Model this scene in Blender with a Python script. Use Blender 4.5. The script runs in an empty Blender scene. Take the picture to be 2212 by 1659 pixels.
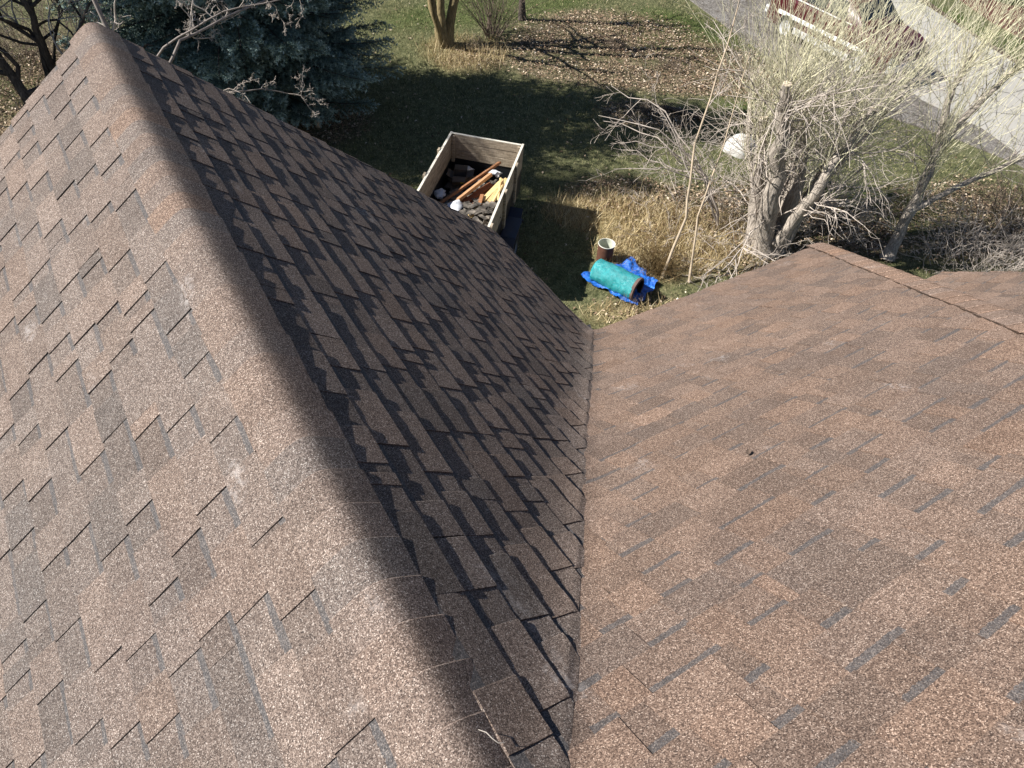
import bpy, math, random
import numpy as np
from mathutils import Vector, Matrix
rnd = random.Random(11)
nr = np.random.RandomState(5)
sc = bpy.context.scene
COL = sc.collection
# ------------------------------------------------------------------ camera, sky, sun, exposure
cd = bpy.data.cameras.new('camera'); cam = bpy.data.objects.new('camera', cd); COL.objects.link(cam); sc.camera = cam
cd.sensor_fit = 'HORIZONTAL'; cd.sensor_width = 36; cd.lens = 36 * 1502.68 / 2212; cd.clip_start = .05; cd.clip_end = 2000
rt = Vector((0.8509431, -0.5207510, 0.0686595)); up = Vector((0.3477210, 0.6564634, 0.6694371)); bk = Vector((-0.3936825, -0.5457785, 0.7396891))
cam.matrix_world = Matrix(((rt.x, up.x, bk.x, 0), (rt.y, up.y, bk.y, 0), (rt.z, up.z, bk.z, 6.9), (0, 0, 0, 1)))
SUN = Vector((-.683, .345, .644)).normalized()
world = bpy.data.worlds.new('World'); sc.world = world; world.use_nodes = True
wn = world.node_tree.nodes; wl = world.node_tree.links
sky = wn.new('ShaderNodeTexSky'); sky.sky_type = 'NISHITA'; sky.sun_disc = False
sky.sun_elevation = math.asin(SUN.z); sky.sun_rotation = math.atan2(SUN.x, SUN.y)
sky.air_density = .75; sky.dust_density = .3; sky.altitude = 600
bg = wn['Background']; bg.inputs[1].default_value = .05; wl.new(sky.outputs[0], bg.inputs[0])
sd = bpy.data.lights.new('sun', 'SUN'); sd.energy = 5; sd.angle = math.radians(.5); sd.color = (1, .955, .88)
so = bpy.data.objects.new('sun', sd); COL.objects.link(so); so.rotation_euler = (-SUN).to_track_quat('-Z', 'Y').to_euler(); so.location = (0, 0, 30)
sc.view_settings.view_transform = 'Standard'; sc.view_settings.look = 'None'; sc.view_settings.gamma = 1; sc.view_settings.use_curve_mapping = False
sc.view_settings.exposure = .98

# ------------------------------------------------------------------ helpers
def tag(o, label=None, cat=None, group=None, kind=None):
    if label: o['label'] = label
    if cat: o['category'] = cat
    if group: o['group'] = group
    if kind: o['kind'] = kind
    return o
def empty(name, loc, rz=0.):
    o = bpy.data.objects.new(name, None); COL.objects.link(o); o.location = loc; o.rotation_euler = (0, 0, rz); o.empty_display_size = .1
    return o
class G:
    """node graph shorthand"""
    def __init__(s, name, rough=.9, spec=.2):
        s.m = bpy.data.materials.new(name); s.m.use_nodes = True; s.t = s.m.node_tree; s.b = s.t.nodes['Principled BSDF']
        s.b.inputs['Roughness'].default_value = rough; s.b.inputs['Specular IOR Level'].default_value = spec
        s.pos = s.n('ShaderNodeNewGeometry').outputs['Position']
    def n(s, t, **k):
        x = s.t.nodes.new(t)
        for a, v in k.items(): setattr(x, a, v)
        return x
    def put(s, sock, v):
        if isinstance(v, bpy.types.NodeSocket): s.t.links.new(v, sock)
        else: sock.default_value = v if not (isinstance(v, tuple) and len(v) == 3 and sock.type == 'RGBA') else v + (1,)
    def noise(s, scale, detail=3, rough=.6, vec=None, out=0, dist=0):
        x = s.n('ShaderNodeTexNoise'); s.put(x.inputs['Vector'], vec or s.pos); x.inputs['Scale'].default_value = scale
        x.inputs['Detail'].default_value = detail; x.inputs['Roughness'].default_value = rough; x.inputs['Distortion'].default_value = dist
        return x.outputs[out]
    def vor(s, scale, vec=None, out='Color', feature='F1'):
        x = s.n('ShaderNodeTexVoronoi', feature=feature); s.put(x.inputs['Vector'], vec or s.pos); x.inputs['Scale'].default_value = scale
        return x.outputs[out]
    def ramp(s, f, stops, interp='LINEAR'):
        x = s.n('ShaderNodeValToRGB'); r = x.color_ramp; r.interpolation = interp
        while len(r.elements) > 1: r.elements.remove(r.elements[-1])
        for i, (p, c) in enumerate(stops):
            e = r.elements[0] if i == 0 else r.elements.new(p)
            e.position = p; e.color = (c if isinstance(c, tuple) else (c, c, c)) + (1,)
        s.put(x.inputs[0], f); return x.outputs[0]
    def mix(s, f, a, b, mode='MIX'):
        x = s.n('ShaderNodeMix', data_type='RGBA', blend_type=mode); s.put(x.inputs[0], f); s.put(x.inputs[6], a); s.put(x.inputs[7], b); return x.outputs[2]
    def math(s, op, a, b=0., c=0.):
        x = s.n('ShaderNodeMath', operation=op); s.put(x.inputs[0], a); s.put(x.inputs[1], b); s.put(x.inputs[2], c); return x.outputs[0]
    def attr(s, name):
        x = s.n('ShaderNodeAttribute', attribute_name=name); y = s.n('ShaderNodeSeparateColor'); s.put(y.inputs[0], x.outputs['Color']); return y.outputs
    def uv(s):
        x = s.n('ShaderNodeUVMap'); y = s.n('ShaderNodeSeparateXYZ'); s.put(y.inputs[0], x.outputs[0]); return y.outputs
    def mapv(s, sc_, vec=None):
        x = s.n('ShaderNodeVectorMath', operation='MULTIPLY'); s.put(x.inputs[0], vec or s.pos); x.inputs[1].default_value = sc_; return x.outputs[0]
    def objc(s):
        return s.n('ShaderNodeTexCoord').outputs['Object']
    def bump(s, h, strength=.4, dist=.01):
        x = s.n('ShaderNodeBump'); x.inputs['Strength'].default_value = strength; x.inputs['Distance'].default_value = dist
        s.put(x.inputs['Height'], h); s.t.links.new(x.outputs[0], s.b.inputs['Normal'])
    def col(s, c): s.put(s.b.inputs['Base Color'], c); return s
def simple(name, c, var=.25, scale=12, rough=.8, spec=.3, bump=.0, metal=0, stretch=None):
    g = G(name, rough, spec); v = g.mapv(stretch, g.objc()) if stretch else g.objc()
    f = g.noise(scale, 5, .65, v)
    lo = tuple(x * (1 - var) for x in c); hi = tuple(min(1, x * (1 + var)) for x in c)
    g.col(g.ramp(f, [(.3, lo), (.7, hi)])); g.b.inputs['Metallic'].default_value = metal
    if bump: g.bump(f, bump, .01)
    return g.m

def mesh_obj(name, verts, faces, mat, parent=None, smooth=False, origin=None, mats=None, midx=None, cols=None):
    me = bpy.data.meshes.new(name)
    V = np.asarray(verts, dtype=np.float64).reshape(-1, 3)
    if origin is not None: V = V - np.asarray(origin, float)
    me.from_pydata(V.tolist(), [], [tuple(f) for f in faces]) if not isinstance(faces, np.ndarray) else fast(me, V, faces)
    for m in (mats or [mat]): me.materials.append(m)
    if midx is not None: me.polygons.foreach_set('material_index', np.asarray(midx, dtype=np.int32))
    if smooth: me.polygons.foreach_set('use_smooth', np.ones(len(me.polygons), dtype=bool))
    if cols is not None:
        a = me.color_attributes.new('tint', 'FLOAT_COLOR', 'POINT'); a.data.foreach_set('color', np.asarray(cols, dtype=np.float32).ravel())
    me.update()
    o = bpy.data.objects.new(name, me); COL.objects.link(o)
    if origin is not None: o.location = origin
    if parent is not None: o.parent = parent
    return o
def fast(me, V, F):
    k = F.shape[1]; me.vertices.add(len(V)); me.vertices.foreach_set('co', V.astype(np.float32).ravel())
    me.loops.add(F.size); me.loops.foreach_set('vertex_index', F.astype(np.int32).ravel())
    me.polygons.add(len(F)); me.polygons.foreach_set('loop_start', np.arange(0, F.size, k, dtype=np.int32))
    me.update(calc_edges=True)
class MB:
    """collects boxes, tubes and prisms for one mesh object"""
    def __init__(s): s.v = []; s.f = []
    def add(s, V, F):
        b = len(s.v); s.v += [tuple(p) for p in V]; s.f += [tuple(i + b for i in f) for f in F]; return s
    def box(s, c, d, M=None, bev=.0):
        x, y, z = [k / 2 for k in d]; e = min(bev, x * .9, y * .9, z * .9)
        P = []
        if e > 0:
            import itertools
            for sx, sy, sz in itertools.product((-1, 1), repeat=3):
                P += [(sx * (x - e), sy * (y - e), sz * z), (sx * (x - e), sy * y, sz * (z - e)), (sx * x, sy * (y - e), sz * (z - e))]
            idx = {t: 3 * i for i, t in enumerate(itertools.product((-1, 1), repeat=3))}
            F = []
            for a, k in ((2, 0), (1, 1), (0, 2)):
                o = [i for i in range(3) if i != a]
                for sg in (-1, 1):
                    q = []
                    for u, w in ((-1, -1), (1, -1), (1, 1), (-1, 1)):
                        t = [0, 0, 0]; t[a] = sg; t[o[0]] = u; t[o[1]] = w; q.append(idx[tuple(t)] + k)
                    F.append(q)
            ks = {2: 0, 1: 1, 0: 2}
            for a in range(3):
                b_, c_ = [i for i in range(3) if i != a]
                for sb in (-1, 1):
                    for sc_ in (-1, 1):
                        t0 = [0] * 3; t1 = [0] * 3; t0[a] = -1; t1[a] = 1; t0[b_] = t1[b_] = sb; t0[c_] = t1[c_] = sc_
                        i0 = idx[tuple(t0)]; i1 = idx[tuple(t1)]
                        F.append([i0 + ks[b_], i1 + ks[b_], i1 + ks[c_], i0 + ks[c_]])
            for i in range(8): F.append([3 * i, 3 * i + 1, 3 * i + 2])
        else:
            P = [(i * x, j * y, k * z) for i in (-1, 1) for j in (-1, 1) for k in (-1, 1)]
            F = [(0, 1, 3, 2), (4, 6, 7, 5), (0, 4, 5, 1), (2, 3, 7, 6), (0, 2, 6, 4), (1, 5, 7, 3)]
        R = []
        for p in P:
            p = Vector(p)
            if M is not None: p = M @ p
            R.append(p + Vector(c))
        return s.add(R, F)
    def bar(s, a, b, w, t, roll=0, bev=.0):
        a = Vector(a); b = Vector(b); d = b - a; q = d.to_track_quat('X', 'Z').to_matrix() @ Matrix.Rotation(roll, 3, 'X')
        return s.box((a + b) / 2, (d.length, w, t), q, bev)
    def tube(s, pts, rad, n=10, caps=True):
        V, F = tube_np([(np.array([tuple(p) for p in pts], float), np.array(rad if hasattr(rad, '__len__') else [rad] * len(pts), float))], n)
        b = len(V) // n
        F = F.tolist()
        if caps: F += [list(range(n))[::-1], list(range((b - 1) * n, b * n))]
        return s.add(V.tolist(), F)
    def lathe(s, prof, n=24, M=None, c=(0, 0, 0)):
        V = []; F = []
        for r, z in prof:
            for i in range(n):
                a = 2 * math.pi * i / n; p = Vector((r * math.cos(a), r * math.sin(a), z))
                if M is not None: p = M @ p
                V.append(p + Vector(c))
        for j in range(len(prof) - 1):
            for i in range(n): F.append((j * n + i, j * n + (i + 1) % n, (j + 1) * n + (i + 1) % n, (j + 1) * n + i))
        return s.add(V, F)
    def build(s, name, mat, parent=None, smooth=False):
        o = mesh_obj(name, s.v, s.f, mat, parent, smooth)
        if smooth:
            try: o.data.set_sharp_from_angle(angle=math.radians(42))
            except Exception: pass
        return o
def tube_np(polys, n=3):
    """polys: list of (points Nx3, radii N) -> quads"""
    VV = []; FF = []; base = 0
    ang = np.arange(n) * 2 * np.pi / n; ca, sa = np.cos(ang), np.sin(ang)
    i = np.arange(n); j = (i + 1) % n
    for P, r in polys:
        m = len(P); T = np.empty_like(P); T[1:-1] = P[2:] - P[:-2]; T[0] = P[1] - P[0]; T[-1] = P[-1] - P[-2]
        T /= np.linalg.norm(T, axis=1)[:, None] + 1e-9
        mt = T.mean(0); ref = np.array([0, 0, 1.]) if abs(mt[2]) < .7 else np.array([1., 0, 0])
        U = np.cross(T, ref); U /= np.linalg.norm(U, axis=1)[:, None] + 1e-9; W = np.cross(T, U)
        V = P[:, None, :] + r[:, None, None] * (U[:, None, :] * ca[None, :, None] + W[:, None, :] * sa[None, :, None])
        VV.append(V.reshape(-1, 3))
        k = (np.arange(m - 1) * n)[:, None] + base
        FF.append(np.stack([k + i, k + n + i, k + n + j, k + j], -1).reshape(-1, 4)); base += m * n
    return np.concatenate(VV), np.concatenate(FF)
def tubes_obj(name, polys, mat, parent=None, n=3, origin=None):
    V, F = tube_np(polys, n); o = mesh_obj(name, V, F, mat, parent, smooth=True)
    return o

# ------------------------------------------------------------------ roof geometry numbers (metres)
T1, T2, T3 = math.radians(39.54), math.radians(36.55), math.radians(40.3)
XR, ZR, YE = .2254, 6.9 - 1.689, 4.696           # gable ridge and its far end
XV, ZE, YV = 2.979, 6.9 - 3.9625, 3.078          # inner corner of the eaves
c1, s1, c2, s2 = math.cos(T1), math.sin(T1), math.cos(T2), math.sin(T2)
E_ = .1465                                        # exposure of one course
class Plane:
    def __init__(s, O, A, D): s.O = Vector(O); s.A = Vector(A); s.D = Vector(D); s.N = s.A.cross(s.D); s.N *= 1 if s.N.z > 0 else -1; s.hp = []
    def clip(s, poly):
        for (ca, cb, k) in s.hp:                   # keep ca*a + cb*d >= k
            out = []
            n = len(poly)
            for i in range(n):
                p, q = poly[i], poly[(i + 1) % n]; fp = ca * p[0] + cb * p[1] - k; fq = ca * q[0] + cb * q[1] - k
                if fp >= 0: out.append(p)
                if (fp >= 0) != (fq >= 0):
                    t = fp / (fp - fq); out.append((p[0] + (q[0] - p[0]) * t, p[1] + (q[1] - p[1]) * t))
            poly = out
            if len(poly) < 3: return []
        return poly
    def at(s, a, d, h=0.): return s.O + s.A * a + s.D * d + s.N * h
D0 = 4.95
PL = Plane((XR, 0, ZR), (0, 1, 0), (-c1, 0, -s1)); PL.hp = [(-1, 0, -(YE - .0)), (0, 1, .125), (1, 0, -1.2), (0, -1, -3.6)]
PD = Plane((XR, 0, ZR), (0, 1, 0), (c1, 0, -s1)); vk = c1 * math.tan(T1) / math.tan(T2)       # valley on the dark slope: a = yv0 + vk*d
yv0 = YV - (XV - XR) * math.tan(T1) / math.tan(T2)
VN = math.hypot(1, vk)
PD.hp = [(-1, 0, -YE), (0, 1, .125), (0, -1, -3.585), (1 / VN, -vk / VN, yv0 / VN - .13)]
PR = Plane((0, YV - D0 * c2, ZE + D0 * s2), (1, 0, 0), (0, c2, -s2))
rk = s2 / math.tan(T1)                            # valley on the right slope: x + rk*s = XV ; s = D0 - d
RN = math.hypot(1, rk)
PR.hp = [(0, -1, -(D0 + .012)), (0, 1, .05), (1, 0, XR), (1 / RN, -rk / RN, (XV - rk * D0) / RN + .0),
         (-1 / math.hypot(1, .702), .702 / math.hypot(1, .702), -(5.84 - .702 * D0) / math.hypot(1, .702) + .03)]
Y2 = 2.2
P2 = Plane((0, Y2 - D0 * c2, ZE + D0 * s2), (1, 0, 0), (0, c2, -s2)); P2.hp = [(0, -1, -(D0 + .012)), (0, 1, 2.2), (1, 0, 4.3), (-1, 0, -6.56)]
def smax(p):
    """bend the surface softly from one roof slope into the other across the valley"""
    u = ZR - (p.x - XR) * math.tan(T1); v = ZE + (YV - p.y) * math.tan(T2)
    return u, v
KV = .13
def bent(P, a, d, h):
    p = P.at(a, d, 0); u, v = smax(p); w = math.sqrt((u - v) ** 2 + KV * KV); g = .5 * (1 + (u - v) / w)
    z = .5 * (u + v + w); dx = -math.tan(T1) * g; dy = -math.tan(T2) * (1 - g)
    n = Vector((-dx, -dy, 1)).normalized(); return Vector((p.x, p.y, z)) + n * h
def hsh(*k):
    x = 0.
    for i, q in enumerate(k): x += q * (12.9898, 78.233, 37.719, 4.581)[i]
    x = math.sin(x) * 43758.5453; return x - math.floor(x)
def wave(a, d): return .0014 * math.sin(a * 2.3 + d * 1.1) + .0009 * math.sin(a * 6.1 - d * 4.3 + 1)
class ShMesh:
    def __init__(s): s.v = []; s.f = []; s.uv = []; s.c = []; s.sm = []
    def slab(s, P, poly, hf, th, dj, flag, tint, warm, strips=None):
        poly = P.clip(poly)
        if len(poly) < 3: return
        cells = [poly]
        if strips:
            sgn, A_, B_, K_, cuts = strips; cells = []
            for lo, hi in zip(cuts[:-1], cuts[1:]):
                Q = Plane.__new__(Plane); Q.hp = [(A_, B_, K_ + lo), (-A_, -B_, -(K_ + hi))]
                c = Q.clip(poly)
                if len(c) >= 3: cells.append(c)
        key = {}
        f3 = (lambda a, d, h: bent(P, a, d, h)) if strips else (lambda a, d, h: P.at(a, d, h))
        for c in cells:
            idx = []
            for (a, d) in c:
                k = (round(a, 4), round(d, 4))
                if k not in key: key[k] = len(s.v); s.v.append(tuple(f3(a, d, hf(a, d) + wave(a, d))))
                if not idx or idx[-1] != key[k]: idx.append(key[k])
            if len(idx) > 1 and idx[0] == idx[-1]: idx.pop()
            if len(set(idx)) < 3: continue
            # orient up
            s.f.append(idx); s.sm.append(True)
            s.uv += [(a, dj - d) for (a, d) in c][:len(idx)]; s.c += [(tint, flag, warm, 1)] * len(idx)
            n = len(c)
            for i in range(n):
                (a0, d0), (a1, d1) = c[i], c[(i + 1) % n]
                if abs(a0 - a1) + abs(d0 - d1) < 1e-5: continue
                if strips:
                    e0 = A_ * a0 + B_ * d0 - K_; e1 = A_ * a1 + B_ * d1 - K_
                    if abs(e0 - e1) < 1e-6 and any(abs(e0 - q) < 1e-5 for q in strips[4][1:-1]): continue
                b = len(s.v)
                for (a, d) in ((a0, d0), (a1, d1)):
                    h = hf(a, d) + wave(a, d); s.v.append(tuple(f3(a, d, h))); s.v.append(tuple(f3(a, d, h - th)))
                s.f.append([b, b + 1, b + 3, b + 2]); s.sm.append(False); s.uv += [(a0, .01)] * 4; s.c += [(tint * .9, 0, warm, 1)] * 4
    def build(s, name, mat, parent):
        if not s.f: return None
        V = np.array(s.v); o0 = V.mean(0)
        me = bpy.data.meshes.new(name); me.from_pydata((V - o0).tolist(), [], s.f); me.materials.append(mat)
        me.polygons.foreach_set('use_smooth', np.array(s.sm, dtype=bool))
        u = me.uv_layers.new(name='UVMap'); u.data.foreach_set('uv', np.array(s.uv, dtype=np.float32).ravel())
        a = me.color_attributes.new('tint', 'FLOAT_COLOR', 'CORNER'); a.data.foreach_set('color', np.array(s.c, dtype=np.float32).ravel())
        me.update(); o = bpy.data.objects.new(name, me); COL.objects.link(o); o.location = o0; o.parent = parent
        return o

# ------------------------------------------------------------------ materials
def shingle_material():
    g = G('asphalt_shingle', .93, .12)
    at = g.attr('tint'); uv = g.uv()
    va = g.vor(380); sp = g.n('ShaderNodeSeparateColor'); g.put(sp.inputs[0], va)
    gran = g.ramp(sp.outputs[0], [(0, (.055, .041, .037)), (.15, (.095, .069, .059)), (.40, (.145, .106, .090)), (.64, (.190, .143, .122)), (.84, (.275, .213, .185)), (.96, (.40, .33, .295))], 'CONSTANT')
    va2 = g.vor(170); sp2 = g.n('ShaderNodeSeparateColor'); g.put(sp2.inputs[0], va2)
    coarse = g.ramp(sp2.outputs[1], [(0, .86), (.5, 1.), (1, 1.16)])
    c = g.mix(1., gran, coarse, 'MULTIPLY')
    grey = g.ramp(sp.outputs[1], [(0, (.040, .041, .044)), (.35, (.070, .071, .076)), (.7, (.11, .108, .112)), (.9, (.21, .19, .18))], 'CONSTANT')
    # darker / lighter blend of each piece, warm or grey
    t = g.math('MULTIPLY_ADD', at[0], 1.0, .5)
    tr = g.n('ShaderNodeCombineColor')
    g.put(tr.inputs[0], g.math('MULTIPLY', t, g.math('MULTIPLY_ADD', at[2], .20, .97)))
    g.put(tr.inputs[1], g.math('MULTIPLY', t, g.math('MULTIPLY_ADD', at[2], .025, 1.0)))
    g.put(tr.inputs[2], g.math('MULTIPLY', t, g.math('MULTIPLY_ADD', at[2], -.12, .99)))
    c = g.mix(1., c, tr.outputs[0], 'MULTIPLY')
    # patches within a piece and slow weathering over the roof
    big = g.ramp(g.noise(1.3, 4, .6), [(.3, (.9, .91, .93)), (.55, (1., 1., 1.)), (.75, (1.08, 1.06, 1.04))])
    c = g.mix(1., c, big, 'MULTIPLY')
    mid = g.ramp(g.noise(9, 5, .7), [(.3, .90), (.7, 1.10)]); c = g.mix(1., c, mid, 'MULTIPLY')
    # printed shadow strip along the top of the lower layer
    edge = g.math('ADD', uv[1], g.math('MULTIPLY_ADD', g.noise(70, 3, .7), .016, -.008))
    edge = g.math('ADD', edge, g.math('MULTIPLY_ADD', g.noise(7, 2, .5), .016, -.008))
    band = g.math('MULTIPLY', g.math('GREATER_THAN', edge, .1155), at[1])
    c = g.mix(g.math('MULTIPLY', band, .72), c, grey)
    # pale scuffs left by boots and bundles
    sv = g.mapv((1.3, .6, 1)); sf = g.math('MULTIPLY', g.ramp(g.noise(3.1, 2, .5, sv), [(.67, 0.), (.74, 1.)]), g.ramp(g.noise(42, 3, .7), [(.45, 0.), (.62, 1.)]))
    c = g.mix(g.math('MULTIPLY', sf, .38), c, (.44, .41, .40))
    g.col(c)
    g.bump(g.math('ADD', g.vor(380, out='Distance'), g.math('MULTIPLY', g.noise(60, 3, .6), 1.2)), .22, .0015)
    return g.m
M_SH = shingle_material()
M_DECK = simple('roofing_felt', (.03, .03, .032), .3, 20, .9)
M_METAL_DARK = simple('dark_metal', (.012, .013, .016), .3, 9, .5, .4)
M_SIDING = simple('siding_paint', (.32, .28, .24), .12, 6, .7)
M_TRIM = simple('trim_paint', (.10, .065, .05), .2, 8, .6)

# ------------------------------------------------------------------ the house
house = tag(empty('house', (XR, 1.5, 0)), 'house under brown asphalt shingle roof slopes that meet in a valley', 'house')
inv = Matrix.Translation((-XR, -1.5, 0))
def adopt(o):
    o.location = o.location + Vector((-XR, -1.5, 0)); o.parent = house; return o
def deckmesh(polys, name):
    V = []; F = []
    for p in polys:
        b = len(V); V += [tuple(q) for q in p]; n = len(p); V += [(q[0], q[1], q[2] - .05) for q in p]
        F += [list(range(b, b + n)), list(range(b + n, b + 2 * n))[::-1]] + [[b + i, b + (i + 1) % n, b + n + (i + 1) % n, b + n + i] for i in range(n)]
    o = mesh_obj(name, V, F, M_DECK); return adopt(o)
dh = -.016
deckA = deckmesh([[PL.at(-1.2, .07, dh), PL.at(YE - .02, .07, dh), PL.at(YE - .02, 3.57, dh), PL.at(-1.2, 3.57, dh)],
                  [PD.at(yv0, .07, dh), PD.at(YE - .02, .07, dh), PD.at(YE - .02, 3.56, dh), PD.at(yv0 + vk * 3.56, 3.56, dh)]], 'roof')
tag(deckA, 'steep gable with a sunny left slope and a raking-lit right slope')
xh = lambda s: 5.84 - .702 * s
RP = lambda x, s, h=0: PR.at(x, D0 - s, h)
hipR = [RP(XV - .0, 0, dh), RP(xh(0), 0, dh), RP(xh(4.9), 4.9, dh), RP(XR, 4.9, dh), RP(XR, (XV - XR) / rk, dh)]
hc = RP(xh(0), 0, dh); ht = RP(xh(4.9), 4.9, dh)
Hf = [Vector((5.84, YV, ZE)), Vector((5.84, Y2 - .6, ZE)), Vector((ht.x, ht.y - .6, ht.z)), ht]
PH = [Vector((5.84, YV, ZE - .02)), Vector((5.84, Y2 - .5, ZE - .02)), ht + Vector((0, -.5, 0)), ht]
P2p = [P2.at(4.3, D0, dh - .0), P2.at(6.54, D0, dh), P2.at(6.54, 1.6, dh), P2.at(4.3, 1.6, dh)]
deckB = deckmesh([hipR, PH, P2p, [ht, RP(XR, 4.9, dh), Vector((XR, ht.y - 3, ht.z - 2.2)), Vector((ht.x, ht.y - 3, ht.z - 2.2))]], 'roof')
tag(deckB, 'broad right roof slope with a capped hip running up to the right')
def put_shingle(sm, roof, name='shingle'):
    o = sm.build(name, M_SH, roof)
    if o: o.location = o.location - roof.location - Vector((XR, 1.5, 0))
    return o

def course_field(P, roof, d_first, n, a0, a1, fine=False, strips=None, warm=0., single=lambda d, a: True, seed=0, tintbias=0., over=False, fade=False):
    R = random.Random(seed); rest = ShMesh(); count = 0
    for j in range(n):
        if over: P.hp[3] = (1 / VN, -vk / VN, yv0 / VN - R.choice([.02, .03, .035, .04]))
        dj = d_first + j * E_ + R.uniform(-.0015, .0015)
        a = a0 - R.choice([0, .15, .3, .45, .6, .75]) - R.uniform(0, .06)
        while a < a1:
            L = 1.0; sm = ShMesh(); st = R.uniform(-.06, .06) + tintbias; w = warm + R.uniform(-.12, .12)
            tb = .0073 + R.uniform(-.0006, .0008); tilt = R.uniform(-.0008, .0008)
            step = .035 if fine else .25
            def lower(x0, x1, dd):
                k = max(1, int((x1 - x0) / step)); return [(x0 + (x1 - x0) * i / k, dd) for i in range(k + 1)]
            slop = R.uniform(-.002, .002)
            def hb(aa, dd, dj=dj, tb=tb, a=a):
                v = dj - dd; h = tb * (1 - v / E_) + tilt * (aa - a - .5)
                if v < .03 and fine: h += (hsh(round(aa, 3), dj) - .5) * .0016
                if v < .03 and not fine: h += (hsh(round(aa, 3), dj) - .5) * .0009
                if over:
                    e = (yv0 + vk * dd - aa) / VN
                    if e > -.02: k = min(1, (e + .02) / .05); h = h * (1 - .88 * k) + .0014 * k - max(0, e) * .16
                if fade:
                    e = (rk * (dd - D0) + aa - XV) / RN + 0.0
                    e = (aa + rk * (D0 - dd) - XV) / RN
                    h = h * min(1, max(.1, .1 + (e - .06) / .12 * .9))
                return h
            x1 = a + L - .0015
            poly = lower(a, x1, dj) + [(x1, dj - E_ - .04), (a, dj - E_ - .04)]
            sm.slab(P, poly, hb, .0046, dj, 1, .5 + st + R.choice([-.16, -.09, -.05, -.02]) + R.uniform(-.03, .03), w - .15, strips)
            # the thicker tabs of this shingle
            x = a + R.choice([0, R.uniform(.02, .12)])
            while x < x1 - .05:
                wd = R.choice([.12, .16, .19, .22, .26, .3]) * R.uniform(.9, 1.1); xe = min(x + wd, x1)
                tt = .0044 + R.uniform(-.0004, .0006); dk = R.random() < .16; ti = .5 + st + (R.uniform(-.2, -.12) if dk else R.choice([-.05, -.02, .02, .05, .08])) + R.uniform(-.03, .03)
                ww = w + (-.3 if dk else R.choice([-.1, 0, .05, .12]))
                sl = R.uniform(-.004, .004); db = dj + R.uniform(-.0008, .001)
                hh = lambda aa, dd, hb=hb, tt=tt: hb(aa, dd) + (tt * (.2 if fade and (aa + rk * (D0 - dd) - XV) / RN < .1 else 1) if not over or (yv0 + vk * dd - aa) / VN < 0 else .0012)
                if fine:
                    xe -= .004
                    hv = lambda aa, dd, hh=hh, xe=xe: hh(aa, dd) - max(0, aa - xe) / .004 * .0024
                    sm.slab(P, [(xe, db), (xe + .004, db), (xe + sl, dj - E_ - .02), (xe - .004 + sl, dj - E_ - .02)], hv, .0008, dj, 0, ti + .08, ww, strips)
                pl = lower(x, xe, db) + [(xe - .004 + sl, dj - E_ - .02), (x + .004 + sl, dj - E_ - .02)]
                sm.slab(P, pl, hh, tt - .0001, dj, 0, ti, ww, strips)
                x = xe + R.choice([.08, .12, .15, .19, .23, .27]) * R.uniform(.9, 1.1)
            if sm.f:
                if single(dj, a + .5): put_shingle(sm, roof); count += 1
                else:
                    b = len(rest.v); rest.v += sm.v; rest.f += [[i + b for i in f] for f in sm.f]; rest.uv += sm.uv; rest.c += sm.c; rest.sm += sm.sm
            a += L
    if rest.f:
        o = put_shingle(rest, roof, 'shingles'); tag(o, kind='stuff')
    return count
nL = course_field(PL, deckA, .303, 23, -1.2, YE, warm=-.12, single=lambda d, a: (d < 1.15 + .42 * a * .5 or a > 3.2 and d < 1.7) and a > .2 + 0 and d < 2.1, seed=3, tintbias=.02)
nD = course_field(PD, deckA, .29, 24, 0, YE, fine=True, warm=.05, seed=4, over=True,
                  strips=(1, 1 / VN, -vk / VN, yv0 / VN, [-.1301, -.1, -.075, -.052, -.032, -.014, .004, .02, .038, .06, .085, .115, .15, .2, 9]), tintbias=.02)
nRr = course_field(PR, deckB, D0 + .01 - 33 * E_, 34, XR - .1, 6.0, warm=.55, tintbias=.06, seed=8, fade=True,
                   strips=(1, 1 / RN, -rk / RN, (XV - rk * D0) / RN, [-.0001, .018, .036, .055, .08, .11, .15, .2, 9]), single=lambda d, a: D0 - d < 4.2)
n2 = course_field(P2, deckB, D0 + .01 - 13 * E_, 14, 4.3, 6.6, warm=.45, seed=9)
print('shingles', nL, nD, nRr, n2)

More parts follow.
